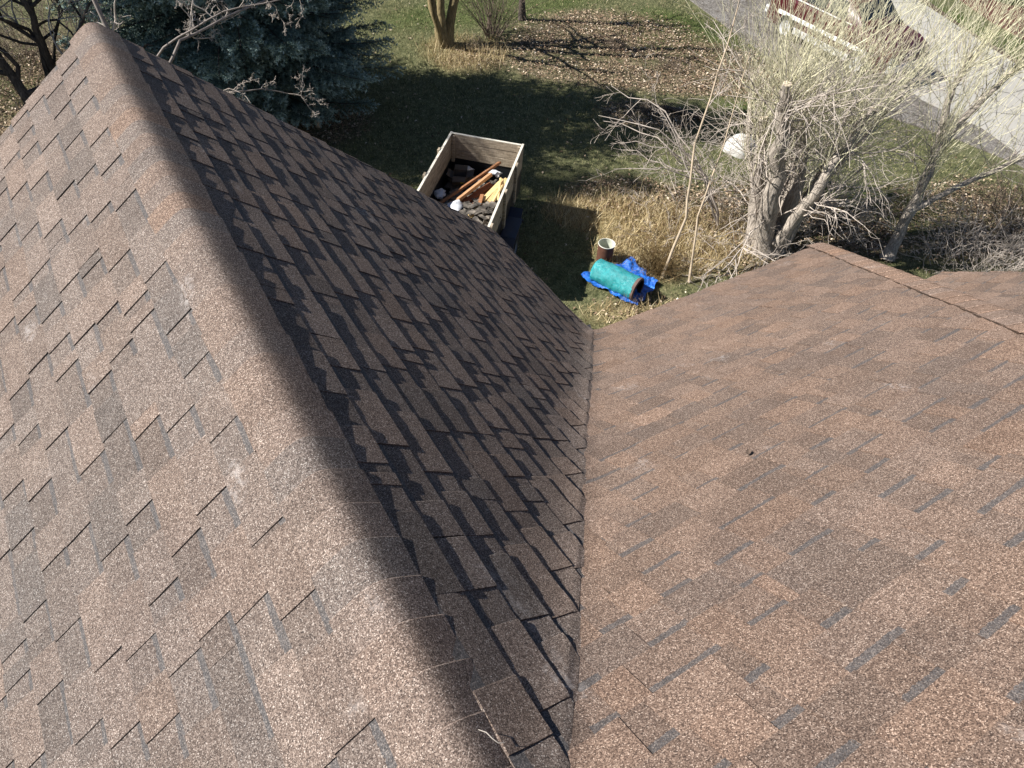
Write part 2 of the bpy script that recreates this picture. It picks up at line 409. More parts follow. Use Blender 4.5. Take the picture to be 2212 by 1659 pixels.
def cap_line(P0, P1, S1, S2, expo, roof, half=.155, k=.036, start=0, seed=0, warm=0, lift=.0, tbias=0, sidet=.45):
    """bent cap shingles along a ridge or hip; each covers the next one towards P1"""
    R = random.Random(seed); P0 = Vector(P0); P1 = Vector(P1); H = (P1 - P0).normalized(); Lt = (P1 - P0).length
    S1 = Vector(S1).normalized(); S2 = Vector(S2).normalized(); n = int(Lt / expo) + 1
    ws = [-half + 2 * half * i / 16 for i in range(17)]
    for i in range(n):
        t1_ = i * expo + expo + .0; t0_ = t1_ - expo * 1.35
        t1_ += R.uniform(-.004, .004)
        t0_ = max(0, t0_); t1_ = min(Lt, t1_)
        if t1_ - t0_ < .02: continue
        sm = ShMesh(); off = R.uniform(-.005, .005); yaw = R.uniform(-.006, .006)
        ti = .5 + R.choice([-.06, -.03, 0, .02, .04]) + R.uniform(-.02, .02) + .05 + tbias; ww = warm + R.choice([-.3, -.1, .0, .1, .2] if i not in (4, 27, 33) else [.45])
        hs = {}
        def pt(w, t, h):
            w2 = w + off + yaw * (t - t0_) / expo
            a = .5 * (w2 + math.sqrt(w2 * w2 + k * k)); b = .5 * (-w2 + math.sqrt(w2 * w2 + k * k))
            p = P0 + H * t + S1 * a + S2 * b
            g1 = .5 * (1 + w2 / math.sqrt(w2 * w2 + k * k)); nn = (N1 * g1 + N2 * (1 - g1)).normalized()
            return p + nn * h
        N1 = H.cross(S1); N1 *= 1 if N1.z > 0 else -1; N2 = H.cross(S2); N2 *= 1 if N2.z > 0 else -1
        tm = (t0_ + t1_) / 2
        he = .0145 + R.uniform(-.001, .0015); lv = [(t0_, .0088), (tm, .0115), (t1_ - .004, he), (t1_, he - .003)]
        G_ = []
        for li, (t, h) in enumerate(lv):
            row = []
            for wi, w in enumerate(ws):
                row.append(len(sm.v)); sm.v.append(tuple(pt(w, t, h + lift)))
            G_.append(row)
        for r in range(3):
            lo = G_[r]
            if r == 2:
                lo = []
                for v_ in G_[2]: lo.append(len(sm.v)); sm.v.append(sm.v[v_])
            for q in range(16):
                f = [lo[q], lo[q + 1], G_[r + 1][q + 1], G_[r + 1][q]]; sm.f.append(f); sm.sm.append(True); sm.uv += [(0, .01)] * 4; sm.c += [(ti + (.32 if r == 2 else 0), 0, ww, 1)] * 4
        def side(iA, pA, iB, pB):
            b = len(sm.v); sm.v += [tuple(sm.v[iA]), pA, tuple(sm.v[iB]), pB]; sm.f.append([b, b + 1, b + 3, b + 2]); sm.sm.append(False); sm.uv += [(0, .01)] * 4; sm.c += [(sidet, 0, ww, 1)] * 4
        for q in range(16):
            side(G_[3][q], tuple(pt(ws[q], t1_, lv[3][1] - .002 + lift)), G_[3][q + 1], tuple(pt(ws[q + 1], t1_, lv[3][1] - .002 + lift)))
        for r in range(3):
            for q in (0, 16):
                side(G_[r][q], tuple(pt(ws[q], lv[r][0], .001)), G_[r + 1][q], tuple(pt(ws[q], lv[r + 1][0], .004)))
        put_shingle(sm, roof, 'cap_shingle')
cap_line((XR, -.9, ZR - .0), (XR, YE + .01, ZR - .0), (c1, 0, -s1), (-c1, 0, -s1), .133, deckA, seed=2, warm=-.05, lift=.005)
Hd = Vector((-.575, -.6576, .4874)).normalized()
hb0 = RP(xh(0), 0)
sR = (PR.N.cross(Hd)); sR = sR if sR.x < 0 else -sR
NH = Vector((math.sin(T3), 0, math.cos(T3))); sH = NH.cross(Hd); sH = sH if sH.x > 0 else -sH
cap_line(hb0 - Hd * .02, hb0 + Hd * 5.6, sR, sH, .143, deckB, seed=6, warm=.65, k=.03, lift=.008, tbias=.12, sidet=-.1)  # hip cap sides coloured dark for the shadow line under their edge

# drip edge and fascia along the eaves and the rake, walls below
def part(mb, name, mat, label=None):
    o = mb.build(name, mat); adopt(o)
    if label: o['label'] = label
    return o
m = MB()
m.bar(PL.at(YE - .035, 0, -.11), PL.at(YE - .035, 3.56, -.11), .03, .16); m.bar(PD.at(YE - .035, 0, -.11), PD.at(YE - .035, 3.54, -.11), .03, .16)
part(m, 'barge_board', M_TRIM)
m = MB(); m.box((XV - .04, (YV + YE) / 2, ZE - .11), (.025, YE - YV - .05, .15)); part(m, 'fascia', M_TRIM)
m = MB(); m.box(((XV + 5.84) / 2, YV - .04, ZE - .11), (5.84 - XV - .05, .025, .15)); part(m, 'fascia', M_TRIM)
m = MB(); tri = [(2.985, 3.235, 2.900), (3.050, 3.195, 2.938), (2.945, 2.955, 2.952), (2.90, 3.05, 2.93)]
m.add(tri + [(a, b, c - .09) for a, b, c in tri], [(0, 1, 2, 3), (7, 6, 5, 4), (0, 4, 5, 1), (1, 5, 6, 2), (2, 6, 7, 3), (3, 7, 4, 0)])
part(m, 'shaded_eave_corner', M_METAL_DARK)  # dark piece added for the shaded eave corner; shade put into its colour
def wall_box(x0, x1, y0, y1, z1, name='wall'):
    m = MB(); n = int(z1 / .19)
    for (p, q) in (((x0, y1), (x1, y1)), ((x1, y1), (x1, y0)), ((x0, y0), (x0, y1))):
        m.bar((p[0], p[1], z1 / 2), (q[0], q[1], z1 / 2), .1, z1)
    part(m, name, M_SIDING)
    m = MB()
    for (p, q, nx, ny) in (((x0, y1), (x1, y1), 0, 1), ((x1, y1), (x1, y0), 1, 0)):
        for i in range(n):
            m.bar((p[0] + nx * .056, p[1] + ny * .056, .1 + i * .19), (q[0] + nx * .056, q[1] + ny * .056, .1 + i * .19), .012 + .006 * (i % 2), .18)
    o = part(m, 'siding', M_SIDING); o['kind'] = 'stuff'
wall_box(-2.1, XV - .38, -1, YE - .4, ZE - .05)
wall_box(XV - .3, 5.45, -3, YV - .4, ZE - .05)
m = MB(); gy = YE - .42; m.add([(-2.1, gy, ZE - .05), (XV - .4, gy, ZE - .05), (XR, gy, ZR - .12), (-2.1, gy - .1, ZE - .05), (XV - .4, gy - .1, ZE - .05), (XR, gy - .1, ZR - .12)], [(0, 1, 2), (5, 4, 3), (0, 2, 5, 3), (1, 4, 5, 2)])
part(m, 'wall', M_SIDING)
# bits lying on the roof
def leaf_curl(loc, size, rz, mat, label, name='dead_leaf', cat='leaf'):
    m = MB(); R = random.Random(int(loc[0] * 1000))
    V = []
    for i in range(5):
        for j in range(3):
            t = i / 4; w = math.sin(math.pi * (.08 + .84 * t)) * .35
            V.append(((t - .5) * size, (j - 1) * w * size, .1 * size * (abs(j - 1) * 1.3 + (t - .5) ** 2 * 2)))
    F = [(i * 3 + j, i * 3 + j + 1, i * 3 + j + 4, i * 3 + j + 3) for i in range(4) for j in range(2)]
    m.add(V, F); o = m.build(name, mat); o.location = loc; o.rotation_euler = (R.uniform(-.3, .3) - .6, R.uniform(-.2, .2), rz); tag(o, label, cat); return o
M_LEAFD = simple('dead_leaf_dark', (.09, .065, .05), .3, 30)
p = RP(1.93, 2.72, .02); leaf_curl(p, .034, .8, M_LEAFD, 'small curled dark leaf lying alone on the right roof slope')

m = MB(); q0 = PD.at(.36, .085, .024)
m.tube([q0 + Vector(v) for v in ((-.02, .03, .012), (-.008, .015, .016), (-.002, -.002, .012), (.006, -.016, .006), (.02, -.022, .0))], [.0009, .0012, .0012, .0012, .0008], 6)
tag(m.build('curled_sliver', simple('pale_sliver', (.40, .36, .32), .2, 9), None, True), 'thin pale curled sliver lying on the ridge cap at the bottom of the picture', 'sliver')
# ------------------------------------------------------------------ the ground and the drive
def gnoise(x, y, s, seed=0):
    x = x * s + seed * 13.7; y = y * s - seed * 7.1
    xi = np.floor(x); yi = np.floor(y); fx = x - xi; fy = y - yi; fx = fx * fx * (3 - 2 * fx); fy = fy * fy * (3 - 2 * fy)
    def h(a, b): v = np.sin(a * 127.1 + b * 311.7 + seed) * 43758.5453; return v - np.floor(v)
    return (h(xi, yi) * (1 - fx) + h(xi + 1, yi) * fx) * (1 - fy) + (h(xi, yi + 1) * (1 - fx) + h(xi + 1, yi + 1) * fx) * fy
def fbm(x, y, s, seed=0): return (gnoise(x, y, s, seed) + .5 * gnoise(x, y, s * 2.1, seed + 1) + .25 * gnoise(x, y, s * 4.3, seed + 2)) / 1.75
def ell(x, y, cx, cy, rx, ry, ang=0):
    a = math.radians(ang); u = (x - cx) * math.cos(a) + (y - cy) * math.sin(a); v = -(x - cx) * math.sin(a) + (y - cy) * math.cos(a)
    return np.clip(1.6 - (u / rx) ** 2 - (v / ry) ** 2, 0, 1)
def litter(x, y):
    f = fbm(x, y, .9, 3)
    L = ell(x, y, 12.0, 14.0, 2.2, 1.5, -20) + ell(x, y, 11.0, 11.9, 2.6, .7, -35) + ell(x, y, 10.2, 10.3, 1.0, .6, -40) + ell(x, y, 13.4, 11.3, 1.3, 1.4)
    L = L + ell(x, y, 9.4, 6.2, 2.2, 1.3, -25) + ell(x, y, 8.0, 8.0, 1.1, .6, -30) + .8 * ell(x, y, 13.4, 4.6, 2.5, 1.2, -20) + .8 * ell(x, y, 3.6, 12.6, 1.2, .8) + .7 * ell(x, y, 9.0, 14.2, 1.5, .6) + .5 * ell(x, y, 6.6, 5.0, 1.2, .5, -40) + ell(x, y, -1, 14, 2.5, 5)
    return np.clip(L * (.45 + 1.1 * f) - .1, 0, 1)
def straw(x, y): return np.clip((ell(x, y, 7.4, 7.5, 1.2, .6, -35) + ell(x, y, 7.3, 6.4, .9, .6, -30) + .6 * ell(x, y, 8.4, 6.4, 1.0, .8, -30) + .55 * ell(x, y, 8.1, 14.4, .9, .9) + .5 * ell(x, y, 6.2, 5.2, 1.0, .35, -35)) * (.5 + fbm(x, y, 2, 9)), 0, 1)
def green(x, y): return np.clip((ell(x, y, 13.7, 13.4, 1.4, 1.6) + ell(x, y, 11.9, 5.6, 1.2, .8, -30) + .8 * ell(x, y, 10.3, 16.6, 3, .9) + .7 * ell(x, y, 13.0, 9.8, 1.0, 1.0) + .9 * ell(x, y, 22.2, 10, .75, 5) + .8 * ell(x, y, -1.2, 17, 1.2, 1.5)) * (.6 + .7 * fbm(x, y, 1.2, 21)), 0, 1)
def ground_z(x, y): return .06 * (fbm(x, y, .5, 7) - .5) + .02 * (gnoise(x, y, 3, 8) - .5) - .05 * np.clip((x - 15) / 1.5, 0, 1) * 0
xs = np.concatenate([[-400, -150, -60, -25, -12], np.arange(-6, 28, .2), [32, 45, 80, 180, 400]]); ys = np.concatenate([[-400, -150, -60, -25, -10], np.arange(-4, 24, .2), [28, 40, 80, 180, 400]])
GX, GY = np.meshgrid(xs, ys); ny, nx = GX.shape
inner = (GX > -8) & (GX < 14.8) & (GY > -6) & (GY < 26)
GZ = np.where(inner, ground_z(GX, GY), -.02)
I = np.arange(ny * nx).reshape(ny, nx); F = np.stack([I[:-1, :-1], I[:-1, 1:], I[1:, 1:], I[1:, :-1]], -1).reshape(-1, 4)
cols = np.stack([litter(GX, GY), green(GX, GY), straw(GX, GY), np.ones_like(GX)], -1).reshape(-1, 4)
g = G('ground_turf', .95, .1); at = g.attr('tint')
fine = g.noise(26, 6, .75); mid = g.noise(5, 5, .7); spk = g.vor(48); sps = g.n('ShaderNodeSeparateColor'); g.put(sps.inputs[0], spk)
turf = g.ramp(g.math('ADD', g.math('MULTIPLY', fine, .6), g.math('MULTIPLY', mid, .4)), [(.32, (.030, .036, .018)), (.47, (.095, .103, .050)), (.58, (.185, .180, .095)), (.72, (.36, .33, .20))])
grn = g.ramp(fine, [(.3, (.028, .045, .012)), (.55, (.085, .115, .035)), (.75, (.19, .20, .085))])
lit = g.ramp(sps.outputs[0], [(0, (.045, .032, .024)), (.25, (.13, .09, .062)), (.55, (.26, .19, .13)), (.8, (.42, .33, .24))], 'CONSTANT')
lit = g.mix(1., lit, g.ramp(mid, [(.3, .6), (.7, 1.25)]), 'MULTIPLY')
stw = g.ramp(g.noise(40, 5, .8), [(.3, (.13, .095, .04)), (.5, (.34, .27, .14)), (.7, (.55, .46, .28))])
c = g.mix(at[1], turf, grn); c = g.mix(g.math('MULTIPLY', at[0], g.ramp(mid, [(.35, .3), (.6, 1.)])), c, lit); c = g.mix(at[2], c, stw)
g.col(c); g.bump(g.math('ADD', fine, g.math('MULTIPLY', mid, 2.)), .8, .04); M_GROUND = g.m
ground = mesh_obj('ground', np.stack([GX, GY, GZ], -1).reshape(-1, 3), F, M_GROUND, smooth=True, cols=cols); tag(ground, kind='structure')

def strip(name, left, right, z, mat, th=.06, kind='structure'):
    n = len(left); V = [(x, y, z) for x, y in left] + [(x, y, z) for x, y in right] + [(x, y, z - th) for x, y in left] + [(x, y, z - th) for x, y in right]
    F = []
    for i in range(n - 1): F += [(i, i + 1, n + i + 1, n + i), (i, 2 * n + i, 2 * n + i + 1, i + 1), (n + i, n + i + 1, 3 * n + i + 1, 3 * n + i)]
    o = mesh_obj(name, V, F, mat); return tag(o, kind=kind)
g = G('drive_concrete', .9, .2); a = g.noise(60, 4, .8); b = g.noise(1.1, 5, .6); cr = g.vor(.55, out='Distance', feature='DISTANCE_TO_EDGE')
cr2 = g.ramp(g.math('ADD', cr, g.math('MULTIPLY_ADD', g.noise(3, 4, .7), .05, -.025)), [(0, .45), (.006, .5), (.012, 1.)])
g.col(g.mix(1., g.mix(.5, g.ramp(a, [(.3, (.27, .26, .24)), (.7, (.43, .41, .38))]), g.ramp(b, [(.3, (.27, .26, .24)), (.7, (.42, .41, .375))])), cr2, 'MULTIPLY')); g.bump(a, .3, .005); M_CONC = g.m
yy = [-60, -20, 0, 5.4, 6.7, 8.2, 10.2, 12.6, 15.5, 24, 60]
def jl(v, s): return [(x + (gnoise(np.array(x * 3.), np.array(y * 3.), 1., s) - .5) * .12, y) for x, y in zip(v, yy)]
strip('drive', jl([12, 15.2, 16.3, 16.55, 16.85, 16.8, 17.6, 18.6, 19.4, 20.5, 24], 1), jl([17, 19.6, 20.6, 20.9, 21.0, 21.0, 21.7, 22.6, 23.6, 25, 30], 2), .012, M_CONC)
g = G('gravel_shoulder', .95, .1); a = g.vor(30); sa_ = g.n('ShaderNodeSeparateColor'); g.put(sa_.inputs[0], a)
g.col(g.mix(.45, g.ramp(sa_.outputs[0], [(0, (.06, .055, .05)), (.5, (.15, .14, .13)), (1, (.30, .28, .26))]), g.ramp(g.noise(2.2, 5, .7), [(.35, (.07, .055, .04)), (.65, (.22, .21, .20))]))); g.bump(g.noise(40, 4, .7), .6, .02)
M_GRAV = g.m
strip('gravel_shoulder', jl([11.5, 14.9, 16.0, 16.2, 15.9, 15.2, 14.9, 15.2, 15.8, 16, 17], 3), jl([12.2, 15.4, 16.5, 16.7, 17.0, 17.0, 17.8, 18.8, 19.6, 20.7, 24.2], 4), .004, M_GRAV, .05)
g = G('mulch', .95, .1); a = g.vor(24); sa_ = g.n('ShaderNodeSeparateColor'); g.put(sa_.inputs[0], a)
g.col(g.ramp(sa_.outputs[0], [(0, (.03, .014, .012)), (.4, (.085, .035, .028)), (.8, (.16, .075, .06)), (1, (.25, .15, .12))])); g.bump(g.noise(30, 4, .7), .9, .04)
strip('mulch_bed', [(18, -60), (21.4, -20), (22.4, 0), (22.7, 5.4), (22.6, 7), (22.8, 8.5), (23.3, 10.5), (24.2, 12.5), (25.5, 15.5), (27, 24), (32, 60)],
      [(28, -60), (30, -20), (31, 0), (32, 5.4), (32, 7), (32, 8.5), (32, 10.5), (32, 12.5), (33, 15.5), (34, 24), (40, 60)], .02, g.m)
strip('dirt_edge', [(17.0, -60), (19.55, -20), (20.55, 0), (20.85, 5.4), (20.95, 7), (20.98, 8.5), (21.7, 10.5), (22.6, 12.5), (23.7, 15.5), (25.2, 24), (30, 60)],
      [(17.4, -60), (20.0, -20), (21.0, 0), (21.35, 5.4), (21.4, 7), (21.4, 8.5), (22.0, 10.5), (22.9, 12.5), (24.0, 15.5), (25.5, 24), (30.4, 60)], .008, simple('dirt', (.085, .062, .045), .4, 14, .95), .05)

# scattered leaves and blades (uncountable)
def field(n, dens, xr, yr, seed):
    r = np.random.RandomState(seed); X = r.uniform(*xr, n); Y = r.uniform(*yr, n); k = r.rand(n) < dens(X, Y); return X[k], Y[k], r
def outside_house(X, Y): return ~(((X < XV - .4) & (Y < YE - .4)) | ((X < 5.5) & (Y < YV - .4)))
def leaves(name, n, dens, xr, yr, size, mat, seed, zoff=.015):
    X, Y, r = field(n, dens, xr, yr, seed); k = outside_house(X, Y); X = X[k]; Y = Y[k]; m = len(X)
    s = r.uniform(*size, m); th = r.uniform(0, 6.28, m); u = np.stack([np.cos(th), np.sin(th), r.uniform(-.5, .5, m)], -1); v = np.stack([-np.sin(th), np.cos(th), r.uniform(-.5, .5, m)], -1)
    c = np.stack([X, Y, ground_z(X, Y) + zoff + r.uniform(0, .03, m)], -1); up_ = np.stack([np.zeros(m), np.zeros(m), r.uniform(.1, .5, m)], -1)
    P = np.stack([c - u * s[:, None], c + v * s[:, None] * .55 + up_ * s[:, None], c + u * s[:, None], c - v * s[:, None] * .55 + up_ * s[:, None]], 1).reshape(-1, 3)
    b = np.arange(m)[:, None] * 4; F = np.concatenate([b + [0, 1, 2], b + [0, 2, 3]], 1).reshape(-1, 3)
    t = np.repeat(r.rand(m), 4); cols = np.stack([t, np.repeat(r.rand(m), 4), t, np.ones_like(t)], -1)
    return mesh_obj(name, P, F, mat, cols=cols)
def blades(name, n, dens, xr, yr, hgt, wid, mat, seed, lean=.8):
    X, Y, r = field(n, dens, xr, yr, seed); k = outside_house(X, Y); X = X[k]; Y = Y[k]; m = len(X)
    h = r.uniform(*hgt, m) * (.6 + .8 * gnoise(X, Y, 1.7, 5)); w = r.uniform(*wid, m); th = r.uniform(0, 6.28, m); l = r.uniform(0, lean, m) * h; tl = r.uniform(0, 6.28, m)
    z = ground_z(X, Y) - .005; dx = np.cos(th) * w; dy = np.sin(th) * w
    P = np.stack([np.stack([X - dx, Y - dy, z], -1), np.stack([X + dx, Y + dy, z], -1), np.stack([X + np.cos(tl) * l, Y + np.sin(tl) * l, z + h], -1)], 1).reshape(-1, 3)
    F = np.arange(3 * m).reshape(-1, 3); t = np.repeat(r.rand(m), 3); cols = np.stack([t, np.repeat(r.rand(m), 3), t, np.ones_like(t)], -1)
    return mesh_obj(name, P, F, mat, cols=cols)
def tintmat(name, stops, rough=.8, spec=.2, trans=0.):
    g = G(name, rough, spec); at = g.attr('tint'); c = g.ramp(at[0], stops); g.col(c)
    return g.m
M_LEAF = tintmat('fallen_leaf', [(0, (.04, .025, .018)), (.3, (.13, .085, .055)), (.55, (.26, .18, .12)), (.8, (.42, .32, .225)), (.93, (.55, .45, .34)), (1, (.70, .62, .52))])
M_GRASS = tintmat('grass_blade', [(0, (.020, .030, .012)), (.35, (.065, .085, .03)), (.58, (.15, .165, .065)), (.8, (.33, .30, .16)), (1, (.52, .46, .29))])
M_GRASSG = tintmat('green_grass_blade', [(0, (.02, .04, .008)), (.5, (.075, .115, .03)), (.85, (.15, .18, .06)), (1, (.3, .28, .14))])
M_STRAW = tintmat('straw_blade', [(0, (.12, .08, .035)), (.3, (.30, .22, .11)), (.7, (.52, .42, .24)), (1, (.70, .60, .40))])
vis = lambda X, Y: (Y > 3.2 + (X < 5) * 1.5) & (X < 21.5)
off_drive = lambda X, Y: (X < 15.4)
tag(leaves('fallen_leaves', 200000, lambda X, Y: np.clip(litter(X, Y) * .8 + .018, 0, 1) * off_drive(X, Y), (-3, 16.5), (3, 18), (.010, .036), M_LEAF, 1), 'tan fallen leaves scattered over the yard', 'leaves', kind='stuff')
tag(blades('short_grass', 260000, lambda X, Y: np.clip(1 - litter(X, Y) * .6 - straw(X, Y), .05, 1) * .8 * off_drive(X, Y), (-3, 15.8), (3.2, 18), (.025, .065), (.003, .007), M_GRASS, 2), 'short worn late-winter lawn grass', 'grass', kind='stuff')
tag(blades('green_grass', 90000, lambda X, Y: green(X, Y) * .9 * ((X < 15.3) | (X > 21.4)), (-3, 23.4), (3.2, 18), (.03, .07), (.004, .008), M_GRASSG, 3), 'greener grass in patches and along the drive', 'grass', kind='stuff')
tag(blades('dry_straw_grass', 80000, lambda X, Y: straw(X, Y), (4.5, 10), (4, 16), (.07, .3), (.003, .006), M_STRAW, 4, 1.3), 'flattened straw coloured dry grass beside the blue tarp', 'grass', kind='stuff')

# ------------------------------------------------------------------ woody plants
def barkmat(name, lo, hi, stretch=(14, 14, 2.5), bump=.8):
    g = G(name, .92, .1); f = g.noise(3., 6, .7, g.mapv(stretch)); k = g.noise(2.2, 4, .6)
    c = g.ramp(f, [(.3, lo), (.62, hi)]); c = g.mix(1., c, g.ramp(k, [(.3, .75), (.7, 1.15)]), 'MULTIPLY'); g.col(c); g.bump(f, bump, .03); return g.m
M_BARKG = barkmat('grey_bark', (.10, .085, .07), (.52, .46, .40))
M_BARKD = barkmat('dark_bark', (.025, .021, .02), (.12, .10, .088))
M_TWIG = simple('pale_twig', (.44, .385, .34), .4, 3, .85)
M_TWIGD = simple('brown_twig', (.15, .115, .09), .4, 3, .85)
M_SHOOT = simple('yellow_shoot', (.62, .56, .40), .7, 6, .8)
M_TAN = simple('tan_stem', (.42, .34, .25), .3, 6, .85)
def wander(p, d, L, r0, r1, R, n=6, curl=.25, tropism=(0, 0, .0)):
    p = np.array(p, float); d = np.array(d, float); d /= np.linalg.norm(d); P = [p.copy()]; st = L / n; T = np.array(tropism)
    for i in range(n):
        d = d + R.normal(0, curl, 3) + T; d /= np.linalg.norm(d); p = p + d * st; P.append(p.copy())
    return np.array(P), np.linspace(r0, r1, n + 1), d
def side_dir(d, R, ang):
    v = R.normal(0, 1, 3); v -= d * (v @ d); v /= np.linalg.norm(v) + 1e-9; return d * math.cos(ang) + v * math.sin(ang)
def ramify(P, r, R, depth, nb, out, Lf=(.35, .6), ang=(.5, 1.0), curl=.25, trop=(0, 0, .05), lo=.25, nseg=5):
    L = np.linalg.norm(np.diff(P, axis=0), axis=1).sum()
    for b in range(nb):
        t = R.uniform(lo, 1) * (len(P) - 1); i = min(int(t), len(P) - 2); q = P[i] + (P[i + 1] - P[i]) * (t - i); d = P[i + 1] - P[i]; d = d / np.linalg.norm(d)
        rr = (r[i] + (r[i + 1] - r[i]) * (t - i)) * .6; l = L * R.uniform(*Lf) * (1.15 - .5 * t / (len(P) - 1))
        Q, rq, _ = wander(q, side_dir(d, R, R.uniform(*ang)), l, rr, rr * .3, R, nseg, curl, trop); out[depth].append((Q, np.maximum(rq, .0022)))
        if depth + 1 < len(out): ramify(Q, rq, R, depth + 1, max(2, nb - 1), out, Lf, ang, curl, trop, .2, max(3, nseg - 1))
def tree(name, stems, R, label, cat='tree', bark=None, limbm=None, twigm=None, nb=5, group=None, depth=3, curl=.2, trop=(0, 0, .06), sides=7, ang=(.5, 1.0), limb_part='limb', Lf=(.35, .6)):
    """stems: list of (points, r0, r1). trunk parts, each main limb a part, fine twigs one part"""
    b = stems[0][0][0]; root = tag(empty(name, (b[0], b[1], 0)), label, cat, group); off = np.array([b[0], b[1], 0])
    tw = []
    for pts, r0, r1 in stems:
        P = np.array(pts, float); n = len(P); t = np.linspace(0, n - 1, (n - 1) * 4 + 1); Q = np.stack([np.interp(t, range(n), P[:, k]) for k in range(3)], -1)
        Q[1:-1] += R.normal(0, r0 * .22, (len(Q) - 2, 3)); rr = np.interp(t, [0, n - 1], [r0, r1]); rr[0] *= 1.35
        tubes_obj('trunk', [(Q - off, rr)], bark, root, 10)
        out = [[] for _ in range(depth)]; ramify(Q, rr, R, 0, nb, out, Lf, ang, curl, trop, .35, 6)
        if limb_part: 
            for (A, ra) in out[0]: tubes_obj(limb_part, [(A - off, ra)], limbm or bark, root, 6)
            for lv in out[1:]: tw += lv
        else:
            for lv in out: tw += lv
    if tw: o = tubes_obj('twigs', [(A - off, ra) for A, ra in tw], twigm or M_TWIG, root, 3); o['kind'] = 'stuff'
    return root
RS = np.random.RandomState
# far multi-stemmed tree by the lawn edge
R = RS(3)
def lean(b, top, mid=.0): b = np.array(b, float); top = np.array(top, float); return [b, b + (top - b) * .35 + RS(int(b[0] * 100)).normal(0, .06, 3), b + (top - b) * .7 + RS(int(top[0] * 100)).normal(0, .08, 3), top]
tree('bare_tree', [(lean((7.80, 15.05, 0), (7.2, 16.0, 4.6)), .11, .04), (lean((7.86, 15.0, 0), (7.75, 14.9, 5.2)), .10, .035), (lean((7.95, 15.02, 0), (9.0, 14.9, 5.0)), .12, .04), (lean((7.8, 14.95, 0), (6.3, 14.5, 4.2)), .08, .03)], R,
     'bare tree whose several stems fan out of one mossy base at the far lawn edge', bark=barkmat('mossy_bark', (.07, .055, .03), (.36, .29, .16)), twigm=M_TWIGD, nb=5, trop=(0, 0, .03))
R = RS(4); tree('bare_tree', [(lean((10.44, 15.65, 0), (10.1, 15.9, 4.5)), .085, .03)], R, 'slim dark single-stemmed bare trunk at the top edge, right of the brown shrub', bark=M_BARKD, twigm=M_TWIGD, nb=5)
# left trees beyond the gable end
R = RS(5); tree('bare_tree', [([(-.35, 12.4, 0), (-.55, 12.6, 1.1), (-.75, 12.9, 2.2), (-.8, 13.2, 4.2)], .10, .04), ([(-.33, 12.5, 0), (-.2, 13.2, 1.6), (.1, 13.6, 3.6)], .06, .025)], R,
     'dark bare tree with a straight trunk at the far left behind the gable', bark=M_BARKD, twigm=M_TWIG, nb=7, curl=.28, trop=(0, 0, .0), ang=(.6, 1.3))
R = RS(6); tree('bare_tree', [([(.15, 12.6, 0), (.0, 12.9, .9), (-.15, 13.2, 1.6), (-.1, 13.0, 2.4), (-.2, 13.4, 4.0)], .085, .035)], R,
     'crooked dark bare tree with pale curling twigs, second trunk from the left edge', bark=M_BARKD, twigm=M_TWIG, nb=9, curl=.35, trop=(0, 0, -.02), ang=(.7, 1.4))
R = RS(7); tree('bare_tree', [([(1.1, 9.6, 0), (1.0, 9.9, 1.3), (.8, 10.3, 2.3), (.6, 10.8, 3.8)], .05, .025), ([(.85, 10.2, 2.1), (1.5, 10.5, 2.75), (2.4, 10.7, 2.95), (3.6, 11.2, 3.0)], .024, .007), ([(.8, 10.3, 2.3), (1.2, 10.0, 2.9), (2.0, 9.8, 3.3), (3.0, 9.7, 3.4)], .018, .005), ([(.9, 10.1, 1.9), (1.6, 9.9, 2.25), (2.3, 9.9, 2.2), (3.1, 9.9, 1.9)], .013, .004)], R,
     'bare tree close behind the gable peak with grey limbs reaching over the blue spruce', bark=simple('grey_limb', (.22, .19, .175), .35, 8, .9, bump=.4), limbm=M_TWIG, twigm=M_TWIG, nb=9, curl=.4, trop=(0, 0, -.05), ang=(.6, 1.2), Lf=(.18, .34))
# brush behind the left trees
def brush(name, cx, cy, rx, ry, n, h, label, mat, seed, cat='shrub', r=.006, arch=.12, kids=3, curl=.22, base_r=None, trop=None):
    R = RS(seed); root = tag(empty(name, (cx, cy, 0)), label, cat); st = []; tw = [[], []]
    for i in range(n):
        a = R.uniform(0, 6.28); q = math.sqrt(R.rand()); x = math.cos(a) * rx * q; y = math.sin(a) * ry * q
        d = np.array([x / (rx + .01) * .5 + R.normal(0, arch * 2), y / (ry + .01) * .5 + R.normal(0, arch * 2), 1.])
        if base_r: x *= base_r; y *= base_r
        hh = h * R.uniform(.5, 1.15); P, rr, _ = wander((x, y, ground_z(np.array(cx + x), np.array(cy + y)) - .03), d, hh, r * R.uniform(.7, 1.5), r * .35, R, 7, curl * .6, trop or (d[0] * .08, d[1] * .08, -.05)); st.append((P, rr))
        ramify(P, rr, R, 0, kids, tw, (.25, .5), (.4, 1.1), curl, (0, 0, 0), .15, 4)
    o = tubes_obj('stems', st, mat, root, 4); o['kind'] = 'stuff'; o = tubes_obj('twigs', [(A, np.maximum(b, .0025)) for l in tw for A, b in l], mat, root, 3); o['kind'] = 'stuff'
    return root
brush('brush', .8, 18.0, 2.0, 1.4, 95, 1.9, 'tangled brown brush thicket between the left bare trees and the spruce', M_TWIGD, 1, kids=4, curl=.3)
brush('brush', -1.1, 17.0, 1.1, 1.3, 70, 1.7, 'grey brown thicket at the far left edge, behind the left rake of the gable', M_TWIGD, 12, kids=4, curl=.3)
brush('twiggy_shrub', 9.2, 15.05, .42, .42, 70, 1.9, 'upright leafless brown shrub standing beside the many-stemmed bare tree', M_TWIGD, 2, kids=2, curl=.1, base_r=.5, r=.007)
